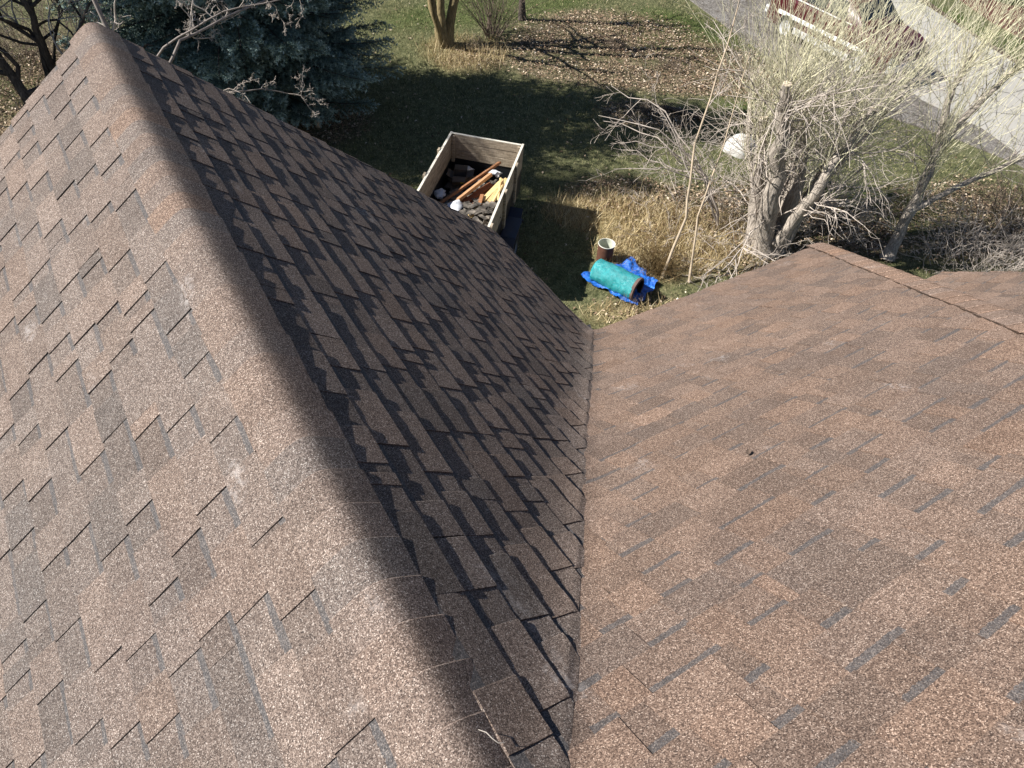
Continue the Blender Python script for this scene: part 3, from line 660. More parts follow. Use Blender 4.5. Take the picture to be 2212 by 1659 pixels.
brush('brush', 9.2, 6.9, 2.0, .9, 70, .9, 'low tangle of pale bramble canes on leaf litter behind the saplings', M_TWIG, 21, kids=4, curl=.3, trop=(0, 0, -.1))
brush('brush', 8.5, 5.35, 1.1, .7, 60, .9, 'dense pale brush at the foot of the big pollarded tree, above the right roof eave', M_TWIG, 22, kids=3, curl=.35, trop=(0, 0, -.12))
brush('brush', 10.6, 6.0, 1.0, .8, 55, 1.3, 'grey bramble tangle between the pollarded tree and the leaning trunk', M_TWIG, 23, kids=4, curl=.35, trop=(0, 0, -.1))
brush('brush', 12.0, 3.7, 1.2, .6, 90, 1.1, 'pale twiggy brush right above the hip of the roof', M_TWIG, 24, kids=4, curl=.33, trop=(0, 0, -.08))
brush('brush', 14.2, 4.0, 1.4, .8, 90, 1.4, 'reddish brown brush at the right edge between the roof and the drive', M_TWIGD, 25, kids=4, curl=.3)
brush('brush', 13.6, 3.2, 1.5, .5, 50, 1.0, 'low white-lit twigs along the right edge just over the far roof section', M_TWIG, 26, kids=4, curl=.33)
brush('tall_reeds', 7.0, 6.12, .28, .26, 240, .55, 'clump of tall straw-coloured ornamental grass beside the blue tarp', M_STRAW, 27, 'grass clump', kids=0 or 1, curl=.12, r=.0028, base_r=.5)
for i, (x, y, lab) in enumerate([(10.35, 10.35, 'small grey dried perennial tuft at the sunny edge of the big shadow'), (12.2, 11.9, 'low dark dried weed tuft in the leaf litter near the gravel'), (11.6, 13.3, 'grey dried weed tuft farther up the leafy slope'), (8.55, 14.75, 'pale dry grass tussock left of the leafless shrub')]):
    brush('dried_plant', x, y, .22, .2, 60, .3, lab, M_TWIGD if i < 3 else M_TAN, 30 + i, 'dried plant', kids=2, r=.003)

# the big pollarded tree: limbs cut back and crowned with upright yellow shoots
def pollard(stems, label, seed, nshoot, hs=(1.4, 2.8), dead=3, lean_=(0, 0)):
    R = RS(seed); b = stems[0][0][0]; off = np.array([b[0], b[1], 0]); root = tag(empty('pollarded_tree', (b[0], b[1], 0)), label, 'tree')
    sh = []; tw = [[], []]
    for pts, r0, r1, k in stems:
        P = np.array(pts, float); n = len(P); t = np.linspace(0, n - 1, (n - 1) * 5 + 1); Q = np.stack([np.interp(t, range(n), P[:, i]) for i in range(3)], -1)
        Q[1:-1] += R.normal(0, r0 * .18, (len(Q) - 2, 3)); rr = np.interp(t, [0, n - 1], [r0, r1]) * (1 + R.normal(0, .06, len(t))); rr[0] *= 1.3
        o = tubes_obj('trunk' if r0 > .1 else 'limb', [(Q - off, rr)], M_BARKG, root, 11)
        m = MB(); e = Q[-1] - off; d = Vector(Q[-1] - Q[-2]).normalized(); m.tube([Vector(e), Vector(e) + d * .012], rr[-1] * 1.02, 11); m.build('cut_end', M_CUT, root)
        for i in range(int(nshoot * k)):
            tt = (1 - abs(R.normal(0, .22))) if R.rand() < .65 else R.uniform(.4, 1); tt = max(.3, tt) * (len(Q) - 1); j = min(int(tt), len(Q) - 2); p = Q[j] + R.normal(0, rr[j] * .5, 3)
            L = R.uniform(*hs); d0 = np.array([R.normal(0, .5) + lean_[0], R.normal(0, .45) + lean_[1], .9])
            A, ra, _ = wander(p - off, d0, L, R.uniform(.0036, .0085), .002, R, 11, .13, (0, 0, .09)); sh.append((A, ra))
            tmp = [[]]; ramify(A, ra, R, 0, R.randint(1, 4), tmp, (.15, .35), (.3, .8), .12, (0, 0, .12), .15, 5); sh += tmp[0]
        ramify(Q, rr * .25, R, 0, int(dead * 2.2 * k) + 3, tw, (.4, .75), (.5, 1.2), .2, (0, 0, .0), .15, 7)
    o = tubes_obj('shoots', [(A, np.maximum(r_, .0021)) for A, r_ in sh], M_SHOOT, root, 3); o['kind'] = 'stuff'
    o = tubes_obj('dead_twigs', [(A - off, np.maximum(np.minimum(r_, .012), .0028)) for l in tw for A, r_ in l], M_TWIG, root, 3); o['kind'] = 'stuff'
    return root
M_CUT = simple('cut_wood', (.55, .47, .36), .2, 20, .8)
pollard([([(9.0, 5.65, 0), (8.75, 5.75, 1.2), (8.45, 5.85, 2.4), (8.2, 5.8, 2.95)], .17, .065, 1.0), ([(9.15, 5.6, 0), (9.25, 5.75, 1.3), (9.1, 6.0, 2.3)], .16, .065, .9), ([(8.95, 5.85, 0), (8.95, 6.25, 1.1), (8.9, 6.5, 2.0)], .13, .07, .8),
         ([(9.2, 5.5, .2), (9.6, 5.6, 1.4), (9.9, 5.75, 2.4)], .10, .06, .9), ([(9.1, 5.9, .3), (9.5, 6.5, 1.5), (9.7, 6.9, 2.3)], .085, .045, .8), ([(9.05, 5.5, .3), (9.0, 5.2, 1.6), (9.3, 5.1, 2.7)], .10, .055, .8), ([(9.2, 5.6, .4), (10.0, 5.7, 1.3), (10.7, 5.6, 2.3)], .09, .05, 1.), ([(9.3, 5.9, .4), (10.1, 6.5, 1.2), (10.6, 6.9, 2.0)], .08, .045, 1.), ([(9.15, 6.0, .4), (9.3, 6.9, 1.2), (9.9, 7.7, 1.9)], .06, .035, .8)],
        'big pollarded tree with rough pale trunks and a dense head of upright yellow shoots', 41, 58, dead=5)
pollard([([(10.85, 4.55, 0), (11.1, 4.75, 1.0), (11.35, 4.95, 2.0)], .10, .06, 1.0), ([(11.3, 4.9, 1.9), (12.1, 4.95, 2.6), (12.6, 4.9, 3.0)], .06, .045, 1.2), ([(11.25, 4.9, 1.7), (11.6, 5.3, 2.4), (11.8, 5.4, 2.9)], .055, .04, 1.), ([(11.0, 4.7, .8), (12.0, 4.3, 1.5), (13.2, 3.9, 2.1)], .05, .03, .9)],
        'leaning grey trunk forking low, its yellow shoots reaching over the concrete drive', 42, 56, dead=3, lean_=(.14, 0))
# thin saplings with bare pale twigs
R = RS(51); tree('sapling', [([(6.98, 5.91, 0), (7.24, 6.02, 1.0), (7.36, 6.34, 2.0), (7.75, 6.6, 3.2), (7.95, 6.8, 4.3)], .024, .006), ([(7.3, 5.62, 0), (7.42, 5.95, 1.0), (7.75, 6.15, 2.0), (8.0, 6.4, 3.2)], .019, .005)], R,
     'pair of slender tan saplings rising from the dry grass by the tarp', bark=M_TAN, limbm=M_TWIG, twigm=M_TWIG, nb=10, curl=.22, trop=(0, 0, .08), Lf=(.14, .34), depth=3)
R = RS(52); root = tag(empty('bare_branches', (8.6, 6.6, 0)), 'pale spreading bare branch fan reaching left over the shaded lawn', 'shrub')
st = [[], [], []]
for (e, z) in [((6.9, 8.0), 1.75), ((7.2, 8.2), 1.5), ((7.0, 7.5), 1.5), ((7.4, 7.9), 1.1), ((6.7, 7.2), 1.3), ((7.5, 8.5), 1.9)]:
    P = np.array([(8.7, 6.5, .1), (8.4, 6.8, .9), ((8.4 + e[0]) / 2, (6.8 + e[1]) / 2, z * .95), (e[0], e[1], z)]); t = np.linspace(0, 3, 10); Q = np.stack([np.interp(t, range(4), P[:, k]) for k in range(3)], -1); Q[1:-1] += R.normal(0, .03, (8, 3))
    rr = np.linspace(.02, .005, 10); st[0].append((Q, rr)); ramify(Q, rr, R, 1, 7, st, (.2, .42), (.4, 1.0), .2, (0, 0, .06), .3, 5)
for lv in (0,):
    for A, r_ in st[0]: tubes_obj('branch', [(A - np.array([8.6, 6.6, 0]), r_)], M_TWIG, root, 5)
o = tubes_obj('twigs', [(A - np.array([8.6, 6.6, 0]), np.maximum(r_, .003)) for l in st[1:] for A, r_ in l], M_TWIG, root, 3); o['kind'] = 'stuff'
m = MB(); m.tube([(0, 0, .06), (-.25, .3, .09), (-.5, .75, .07)], [.06, .055, .045], 9); o = m.build('log', M_BARKD, None, True); o.location = (11.2, 9.6, 0); tag(o, 'dark fallen log lying on the grass above the white stone', 'log')

# the blue spruce
def spruce(x, y, H, Rb, label, seed, zlow=4.2, pw=.6):
    R = RS(seed); root = tag(empty('spruce_tree', (x, y, 0)), label, 'tree')
    P = np.array([(0, 0, z) for z in np.linspace(0, H, 9)]); tubes_obj('trunk', [(P, np.linspace(.16, .02, 9))], M_BARKD, root, 9)
    tri = []; tint = []; br = []
    z = .55
    while z < H - .1:
        rad = Rb * (1 - (z / H)) ** pw * (1.0 if z > .9 else .8); low = z < zlow; nb = 15 if low else 9
        for b in range(nb):
            az = R.uniform(0, 6.28); L = rad * R.uniform(.72, 1.1); zz = z + R.uniform(-.15, .15); n = 9
            t = np.linspace(0, 1, n); up_ = .10 if z > H * .5 else -.10
            Q = np.stack([np.cos(az + .15 * t * R.normal()) * L * t, np.sin(az + .15 * t * R.normal()) * L * t, zz - .32 * L * t + .26 * L * t ** 2 + up_ * t], -1)
            br.append((Q, np.linspace(.022, .004, n)))
            d = np.array([math.cos(az), math.sin(az), 0]); sdv = np.array([-math.sin(az), math.cos(az), 0])
            ns = int(L / (.075 if low else .16))
            for k in range(ns):
                tt = .22 + .78 * (k + R.rand()) / ns; i = min(int(tt * (n - 1)), n - 2); p = Q[i] + (Q[i + 1] - Q[i]) * (tt * (n - 1) - i)
                for sg in (-1, 1):
                    l = L * .30 * (1.1 - tt) + .10 + R.uniform(0, .06); dd = d * R.uniform(.5, .9) + sdv * sg * R.uniform(.5, .9) + np.array([0, 0, R.uniform(-.35, .05)]); dd /= np.linalg.norm(dd)
                    m = max(2, int(l / (.042 if low else .1)))
                    for q in range(m):
                        c = p + dd * l * (q + 1) / m + R.normal(0, .008, 3); nn = 5 if low else 4; s = .052 if low else .12
                        for w in range(nn):
                            v = dd * .75 + R.normal(0, .55, 3); v /= np.linalg.norm(v); u = np.cross(v, R.normal(0, 1, 3)); u /= np.linalg.norm(u) + 1e-9
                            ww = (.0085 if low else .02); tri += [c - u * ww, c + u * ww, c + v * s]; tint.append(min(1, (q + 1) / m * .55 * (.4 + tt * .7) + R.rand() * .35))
        z += .17 if low else .3
    o = tubes_obj('boughs', br, M_BARKD, root, 4); o['kind'] = 'stuff'
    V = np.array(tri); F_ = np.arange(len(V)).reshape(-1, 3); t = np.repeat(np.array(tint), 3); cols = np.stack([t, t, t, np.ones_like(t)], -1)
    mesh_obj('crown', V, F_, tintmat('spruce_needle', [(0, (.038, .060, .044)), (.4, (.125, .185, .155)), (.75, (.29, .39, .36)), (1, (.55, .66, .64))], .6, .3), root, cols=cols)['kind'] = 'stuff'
    print('spruce tris', len(F_)); return root
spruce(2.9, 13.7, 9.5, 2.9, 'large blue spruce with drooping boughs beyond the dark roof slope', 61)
spruce(-3.6, 14.3, 11.5, 2.2, 'unseen tall spruce added left of the picture to shade the lawn by the trailer', 62, 0, .55)  # extra tree out of view, put in for its shadow
m = MB(); m.tube([(0, 0, -.02), (.01, -.01, .22), (-.02, .02, .42)], [.05, .045, .04], 10); m.tube([(-.02, .02, .42), (-.02, .02, .45)], [.05, .042], 10)
o = m.build('stump_post', M_TAN, None, True); o.location = (3.77, 13.0, 0) ; o.location = (3.85, 12.6, 0); tag(o, 'short pale wooden post standing in needle litter at the edge of the spruce', 'post')
# evergreen shrub in the mulch
R = RS(71); T = []; tt = []
for i in range(5000):
    v = R.normal(0, 1, 3); v /= np.linalg.norm(v); v[2] = abs(v[2]); c = v * R.uniform(.6, 1.) * np.array([.8, .8, .7]); u = R.normal(0, 1, 3); u /= np.linalg.norm(u); w = np.cross(u, v); T += [c, c + u * .06, c + w * .05]; tt.append(R.rand())
t = np.repeat(tt, 3); o = mesh_obj('evergreen_shrub', np.array(T), np.arange(len(T)).reshape(-1, 3), tintmat('shrub_leaf', [(0, (.01, .02, .008)), (1, (.06, .09, .03))]), cols=np.stack([t, t, t, t * 0 + 1], -1)); o.location = (25.8, 11.5, 0)
tag(o, 'dark evergreen shrub in the red mulch at the top right corner', 'shrub')
# white dome stone
V = []; F = []; n = 20
for j in range(9):
    ph = j / 8 * math.pi / 2
    for i in range(n):
        a = 2 * math.pi * i / n; k = 1 + .07 * math.sin(3 * a + 1) + .05 * math.sin(5 * a)
        V.append((.36 * k * math.cos(ph) ** .8 * math.cos(a), .30 * k * math.cos(ph) ** .8 * math.sin(a), .34 * math.sin(ph) + .01 * math.sin(7 * a + j)))
F = [(j * n + i, j * n + (i + 1) % n, (j + 1) * n + (i + 1) % n, (j + 1) * n + i) for j in range(8) for i in range(n)]
o = mesh_obj('boulder', V, F, simple('pale_stone', (.50, .50, .48), .15, 9, .85, bump=.5), smooth=True); o.location = (11.05, 8.35, -.02); tag(o, 'rounded white boulder half hidden behind the bare branches', 'boulder')

# ------------------------------------------------------------------ debris trailer
TR = (4.59, 8.02, 0); TRZ = math.radians(-43.8); tr = tag(empty('debris_trailer', TR, TRZ), 'small open trailer with weathered wooden sides, loaded with building debris, on the shaded lawn', 'trailer')
g = G('weathered_board', .9, .15); v = g.objc(); f = g.noise(4, 6, .7, g.mapv((1.5, 1.5, 14), v)); f2 = g.noise(60, 3, .7, g.mapv((1, 1, .3), v))
c = g.ramp(f, [(.3, (.15, .12, .085)), (.5, (.33, .275, .21)), (.7, (.50, .43, .34))]); c = g.mix(1., c, g.ramp(f2, [(.3, .75), (.7, 1.15)]), 'MULTIPLY'); g.col(c); g.bump(f, .5, .008); M_WB = g.m
M_EDGE = simple('pale_board_edge', (.60, .57, .50), .2, 14, .85, bump=.3)
hw, hl = .59, 1.2
for k, (z0, z1) in enumerate(((.83, .968), (.973, 1.11), (1.115, 1.25))):
    m = MB(); m.box((0, hl - .012 + [0, .003, -.002][k], (z0 + z1) / 2), (2 * hw - .09, .032, z1 - z0), None, .004); m.build('board', M_WB, tr)
    m = MB(); m.box((0, -hl + .012, (z0 + z1) / 2), (2 * hw - .09, .032, z1 - z0), None, .004); m.build('board', M_WB, tr)
for s_ in (-1, 1):
    m = MB(); m.box((s_ * hw, 0, 1.04), (.028, 2 * hl + .05, .42), None, .004); m.build('side_panel', M_WB, tr)
    m = MB(); m.box((s_ * hw, 0, 1.254), (.034, 2 * hl + .05, .008)); m.build('top_edge', M_EDGE, tr)
    for yy_ in ((.58, -.19, -1.08) if s_ > 0 else (.62, -.13, -.95)):
        m = MB(); m.box((s_ * (hw + .035), yy_, .93), (.04, .085, .68), None, .004); m.build('stake', M_WB, tr)
    for e in (-1, 1):
        m = MB(); m.box((s_ * (hw - .045), e * (hl - .035), 1.0), (.05, .05, .46), None, .003); m.build('corner_post', M_WB, tr)
m = MB(); m.box((0, hl - .012, 1.254), (2 * hw - .03, .036, .008)); m.build('top_edge', M_EDGE, tr)
m = MB(); m.box((0, 0, .43), (1.2, 2.42, .04)); m.build('deck', M_METAL_DARK, tr)
m = MB()
for s_ in (-1, 1): m.box((s_ * .595, 0, .64), (.02, 2.42, .37)); m.box((0, s_ * 1.2, .64), (1.2, .02, .37))
for s_ in (-1, 1): m.box((s_ * .5, 0, .37), (.05, 2.3, .08))
m.build('steel_body', M_METAL_DARK, tr)
M_NAVY = simple('navy_paint', (.012, .016, .035), .3, 8, .4, .5); M_RUB = simple('tyre_rubber', (.02, .02, .02), .2, 20, .9); M_RIM = simple('wheel_steel', (.3, .3, .31), .1, 9, .4, .5, metal=.8)
for s_ in (-1, 1):
    W = tr; rot = Matrix.Rotation(math.pi / 2, 3, 'Y')
    m = MB(); m.lathe([(.15, -.09), (.27, -.085), (.29, -.05), (.29, .05), (.27, .085), (.15, .09)], 24, rot, (s_ * .75, -.15, .29)); wh = m.build('tyre', M_RUB, tr, True)
    m = MB(); m.lathe([(.001, s_ * .03), (.06, s_ * .05), (.15, s_ * .07), (.155, .09)], 20, rot, (s_ * .75, -.15, .29)); m.build('wheel_rim', M_RIM, tr, True)
    m = MB(); P_ = [(-.62, .42), (-.42, .62), (.12, .62), (.32, .42)]
    for a_, b_ in zip(P_[:-1], P_[1:]): m.bar((s_ * .745, a_[0], a_[1]), (s_ * .745, b_[0], b_[1]), .24, .012)
    m.build('mudguard', M_NAVY, tr)
m = MB(); m.bar((-.45, -1.2, .36), (0, -2.1, .36), .05, .07); m.bar((.45, -1.2, .36), (0, -2.1, .36), .05, .07); m.box((0, -2.2, .37), (.06, .3, .06)); m.build('drawbar', M_METAL_DARK, tr)
m = MB(); m.bar((.70, .42, .60), (.74, -.55, .14), .22, .02); o = m.build('leaning_panel', M_NAVY, None); o.location = TR; o.rotation_euler = (0, 0, TRZ); tag(o, 'long dark navy panel leaning against the right side of the trailer', 'panel')

def in_tr(mb, name, mat, label, cat, smooth=False, group=None):
    o = mb.build(name, mat, None, smooth); V = np.array([v.co[:] for v in o.data.vertices]); c0 = V.mean(0)
    o.data.vertices.foreach_set('co', (V - c0).astype(np.float32).ravel()); o.data.update()
    o.matrix_world = Matrix.Translation(TR) @ Matrix.Rotation(TRZ, 4, 'Z') @ Matrix.Translation(Vector(c0)); return tag(o, label, cat, group)
def woodmat(name, c, var=.3): return simple(name, c, var, 3.5, .75, .2, .3, stretch=(3, 20, 20))
M_W1 = woodmat('orange_lumber', (.42, .24, .13)); M_W2 = woodmat('brown_lumber', (.27, .13, .065)); M_W3 = woodmat('yellow_lumber', (.60, .44, .22)); M_W4 = woodmat('red_lumber', (.20, .075, .04))
M_BAG = simple('white_plastic', (.62, .65, .70), .12, 5, .35, .5, .3); M_CARD = simple('cardboard_dark', (.10, .085, .07), .2, 7, .9)
m = MB(); m.bar((.29, .92, 1.04), (-.42, -.18, .80), .075, .035, .5, .003); in_tr(m, 'lumber', M_W2, 'long brown board lying diagonally in the trailer, reaching highest toward the far panel', 'board')
m = MB(); m.bar((.22, .62, .99), (-.16, -.12, .86), .06, .05, .3, .003); in_tr(m, 'lumber', M_W1, 'bright orange board lying diagonally in the middle of the trailer', 'board')
m = MB(); m.bar((.25, .55, .86), (-.1, -.1, .80), .09, .03, -.2, .003); in_tr(m, 'lumber', M_W4, 'dark reddish board under the bright orange one in the trailer', 'board')
m = MB(); m.bar((.27, .47, .82), (.0, -.05, .77), .07, .02, .1, .003); in_tr(m, 'lumber', M_W4, 'short red-brown board poking out right of the orange board', 'board')
labs = ['leftmost board of the yellow bundle in the trailer, longest and flattest', 'second yellow board of the bundle against the right trailer side', 'yellow board tilted on edge at the near end of the bundle', 'thin yellow board crossing on top of the bundle', 'rightmost yellow board touching the trailer side panel']
for k, (a, b, w, t, rl) in enumerate([((.41, .68, .90), (.22, .10, .83), .085, .025, .1), ((.47, .66, .93), (.33, .06, .86), .07, .03, -.2), ((.45, .42, .95), (.39, .0, .88), .07, .025, .9), ((.38, .60, .965), (.47, .05, .92), .03, .02, .3), ((.53, .62, .90), (.50, .05, .86), .06, .03, .5)]):
    m = MB(); m.bar(a, b, w, t, rl, .003); in_tr(m, 'lumber', M_W3, labs[k], 'board', group='yellow boards bundled in the trailer')
m = MB(); m.bar((.23, -.16, .89), (.14, -.38, .84), .075, .04, .2, .004); in_tr(m, 'wood_block', M_W3, 'short yellow wood block lying alone near the trailer tail', 'wood block')
def blob(c, s, seed, n=14, m_=9, rough=.25):
    R = RS(seed); mb = MB(); V = []
    ph = R.uniform(0, 6.28, 8)
    for j in range(m_):
        t = j / (m_ - 1) * math.pi
        for i in range(n):
            a = 2 * math.pi * i / n; k = 1 + rough * (math.sin(3 * a + ph[0] + 2 * t) * .5 + math.sin(5 * a + ph[1] - 3 * t) * .4 + R.normal(0, .35))
            V.append((c[0] + s[0] * k * math.sin(t) * math.cos(a), c[1] + s[1] * k * math.sin(t) * math.sin(a), c[2] + s[2] * math.cos(t) * (1 + rough * R.normal(0, .3))))
    mb.add(V, [(j * n + i, j * n + (i + 1) % n, (j + 1) * n + (i + 1) % n, (j + 1) * n + i) for j in range(m_ - 1) for i in range(n)]); return mb
for k, (c, s, lab) in enumerate([((-.33, 1.08, .72), (.15, .06, .05), 'crumpled bluish white bag deepest in the shaded far end of the trailer'), ((-.50, .22, .74), (.09, .11, .05), 'crumpled white bag against the left wall of the trailer'), ((-.12, -.24, .86), (.11, .16, .07), 'translucent white plastic bag with a tied tip beside the brown board'),
                                ((.17, 1.06, .76), (.14, .045, .04), 'white bag squeezed in the sunny far right of the trailer'), ((.29, .78, .90), (.035, .06, .035), 'small bright white scrap of plastic by the yellow boards'), ((-.46, .05, .80), (.06, .045, .04), 'small pale blue bag in front of the left white bag'), ((-.52, .86, .70), (.05, .03, .04), 'little white paper scrap left of the cardboard box')]):
    in_tr(blob(c, s, 80 + k), 'plastic_bag', M_BAG, lab, 'bag', True)
box = tag(empty('cardboard_box', (0, 0, 0)), 'dark open cardboard box with a yellow label inside the trailer', 'box')
box.matrix_world = Matrix.Translation(TR) @ Matrix.Rotation(TRZ, 4, 'Z') @ Matrix.Translation((-.33, .80, .66)) @ Matrix.Rotation(.15, 4, 'Z')
for (c, d) in (((0, -.11, .06), (.22, .006, .15)), ((0, .11, .06), (.22, .006, .15)), ((-.11, 0, .06), (.006, .214, .15)), ((.11, 0, .06), (.006, .214, .15)), ((0, 0, -.012), (.214, .214, .006))):
    m = MB(); m.box(c, d); m.build('side', M_CARD, box)
for (c, d, ax, an) in (((0, -.16, .12), (.21, .1, .004), 'X', .5), ((.17, 0, .15), (.11, .21, .004), 'Y', -.35), ((-.16, 0, .12), (.1, .21, .004), 'Y', .5), ((0, .155, .15), (.21, .1, .004), 'X', .4)):
    m = MB(); m.box(c, d, Matrix.Rotation(an, 3, ax)); m.build('flap', M_CARD, box)
m = MB(); m.box((.05, -.1145, .06), (.06, .002, .07)); m.build('sticker', simple('yellow_print', (.75, .62, .05), .05, 5, .6), box)
m = MB(); m.box((-.05, -.1145, .10), (.06, .002, .03)); m.build('sticker', simple('white_print', (.6, .6, .58), .05, 5, .6), box)
M_FELT = simple('old_felt', (.13, .125, .115), .3, 8, .95, bump=.6)
def sheet(cx, cy, cz, lx, ly, rz, seed, amp=.04, n=9):
    R = RS(seed); m = MB(); V = []; ph = R.uniform(0, 6, 4)
    for j in range(n):
        for i in range(n):
            x = (i / (n - 1) - .5) * lx; y = (j / (n - 1) - .5) * ly; z = amp * (math.sin(x * 14 + ph[0]) * .4 + math.sin(y * 11 + x * 6 + ph[1]) * .5) + R.normal(0, amp * .12)
            X_ = x * math.cos(rz) - y * math.sin(rz); Y_ = x * math.sin(rz) + y * math.cos(rz); V.append((cx + X_, cy + Y_, cz + z))
    k = len(V); V += [(a, b, c - .005) for a, b, c in V]
    F = [(j * n + i, j * n + i + 1, (j + 1) * n + i + 1, (j + 1) * n + i) for j in range(n - 1) for i in range(n - 1)]; F += [tuple(k + q for q in f[::-1]) for f in F]
    return m.add(V, F)
in_tr(sheet(.16, .32, .80, .2, .5, -.5, 1), 'roofing_felt', M_FELT, 'grey strip of old roofing felt between the orange and yellow boards', 'roofing felt', True)
in_tr(sheet(.30, -.02, .80, .44, .22, .7, 2, .035), 'roofing_felt', M_FELT, 'wrinkled grey felt sheet bunched below the yellow boards', 'roofing felt', True)
in_tr(sheet(.02, -.75, .80, .9, .75, .1, 3, .05, 13), 'roofing_felt', M_FELT, 'rumpled felt covering the near end of the load', 'roofing felt', True)
R = RS(88)
for i in range(4):
    x, y = R.uniform(-.35, .5), R.uniform(-.9, .95); a = R.uniform(0, 3.14); L = R.uniform(.12, .34); z = .80 + .1 * x + R.uniform(0, .06)
    m = MB(); m.bar((x - L / 2 * math.cos(a), y - L / 2 * math.sin(a), z), (x + L / 2 * math.cos(a), y + L / 2 * math.sin(a), z + R.uniform(-.03, .03)), R.uniform(.025, .07), .018, R.uniform(-.4, .4), .002)
    in_tr(m, 'wood_offcut', [M_W2, M_W1, M_W3, M_WB][i % 4], 'small loose %s wood offcut among the torn shingles in the trailer' % ('brown', 'orange', 'yellow', 'weathered grey')[i], 'wood offcut', group='loose wood offcuts in the trailer')
R = RS(90); m = MB()
for i in range(420):
    x, y = R.uniform(-.52, .54), R.uniform(-1.12, 1.1); z = .50 + .24 * max(0, min(1, (x + .6) / .8)) * (1 if y < .7 else .5) + R.uniform(0, .09) + (.12 if y < -.1 else 0)
    Mx = Matrix.Rotation(R.uniform(0, 3.1), 3, 'Z') @ Matrix.Rotation(R.normal(0, .35), 3, 'X'); m.box((x, y, z), (R.uniform(.06, .2), R.uniform(.04, .13), .008), Mx)
g = G('torn_shingle', .95, .1); oi = g.noise(9, 2, .5); g.col(g.ramp(oi, [(.3, (.03, .028, .027)), (.5, (.10, .09, .08)), (.7, (.24, .21, .18))]))
o = in_tr(m, 'torn_shingles', g.m, 'heap of torn old shingle scraps filling the trailer', 'roofing scraps'); o['kind'] = 'stuff'
m = MB(); m.box((0, .0, .47), (1.16, 2.36, .05)); m.box((.12, -.3, .58), (.85, 1.7, .2), None, .08); o = in_tr(m, 'packed_debris', g.m, 'dark packed debris under the scraps in the trailer', 'roofing scraps'); o['kind'] = 'stuff'

# ------------------------------------------------------------------ pail, teal roll and blue tarp
m = MB(); m.lathe([(.001, .01), (.135, .01), (.15, .36), (.158, .365), (.158, .345), (.152, .34), (.138, .0), (.001, .0)], 32)
g = G('pail_steel', .5, .4); zz = g.n('ShaderNodeSeparateXYZ'); g.put(zz.inputs[0], g.objc()); 
g.col(g.ramp(g.noise(7, 4, .6, g.objc()), [(.3, (.40, .43, .36)), (.7, (.56, .58, .50))])); M_PIN = g.m
M_POUT = simple('rusty_brown', (.10, .045, .03), .3, 9, .7)
pail = tag(empty('pail', (6.40, 6.70, 0)), 'open brown pail with a pale cream inside, standing in straw behind the teal roll', 'pail')
pail.scale = (.86, .86, .92)
m = MB(); m.lathe([(.001, .012), (.136, .012), (.152, .36)], 32); m.build('lining', M_PIN, pail, True)
m = MB(); m.lathe([(.001, 0), (.14, 0), (.156, .356)], 32); m.build('shell', M_POUT, pail, True)
m = MB(); m.lathe([(.150, .358), (.152, .366), (.160, .366), (.162, .356), (.157, .352)], 32); m.build('rim', simple('pail_rim', (.62, .62, .56), .1, 9, .5), pail, True)
ra = Vector((5.97, 6.40, .20)); rb = Vector((6.26, 5.68, .205)); ax = (rb - ra).normalized(); q = ax.to_track_quat('Z', 'Y').to_matrix(); Lr = (rb - ra).length
roll = tag(empty('wrapped_roll', (6.2, 6.05, 0)), 'thick roll wrapped in shiny teal plastic lying on the blue tarp', 'roll')
R = RS(95); prof = 26; n = 36; V = []
offr = ra - Vector((6.2, 6.05, 0))
for j in range(prof):
    t = j / (prof - 1)
    for i in range(n):
        a = 2 * math.pi * i / n; r_ = .185 + .006 * math.sin(4 * a + 9 * t) + .004 * math.sin(9 * a - 23 * t) + .003 * math.sin(2 * a + 40 * t) + R.normal(0, .0018)
        if j == 0: r_ = .14
        V.append(offr + q @ Vector((r_ * math.cos(a), r_ * math.sin(a), t * Lr * .95)))
V.append(offr + q @ Vector((0, 0, -.01)))
F = [(j * n + i, j * n + (i + 1) % n, (j + 1) * n + (i + 1) % n, (j + 1) * n + i) for j in range(prof - 1) for i in range(n)] + [((i + 1) % n, i, prof * n) for i in range(n)]
g = G('teal_plastic', .32, .6); v = g.objc(); f = g.noise(16, 5, .75, v, dist=.8); f2 = g.noise(5, 3, .6, v)
g.col(g.mix(g.ramp(f2, [(.4, .0), (.65, .8)]), g.ramp(f, [(.3, (.005, .21, .24)), (.55, (.02, .32, .35)), (.75, (.07, .44, .47))]), g.ramp(f, [(.3, (.01, .16, .18)), (.7, (.04, .27, .29))]))); g.bump(g.noise(28, 5, .8, v, dist=1.), .9, .02)
mesh_obj('wrap', V, F, g.m, roll, True)
m = MB(); m.lathe([(.188, .0), (.190, .025), (.189, .045), (.172, .048), (.165, .06), (.165, -.3), (.001, -.3)], 32, q, offr + q @ Vector((0, 0, Lr * .93))); m.build('carpet_edge', simple('roll_lining', (.13, .085, .075), .3, 14, .9), roll, True)
m = MB(); m.lathe([(.163, .045), (.163, -.28), (.001, -.28)], 32, q, offr + q @ Vector((0, 0, Lr * .93))); m.build('core', simple('roll_core', (.015, .014, .014), .2, 10, .9), roll, True)
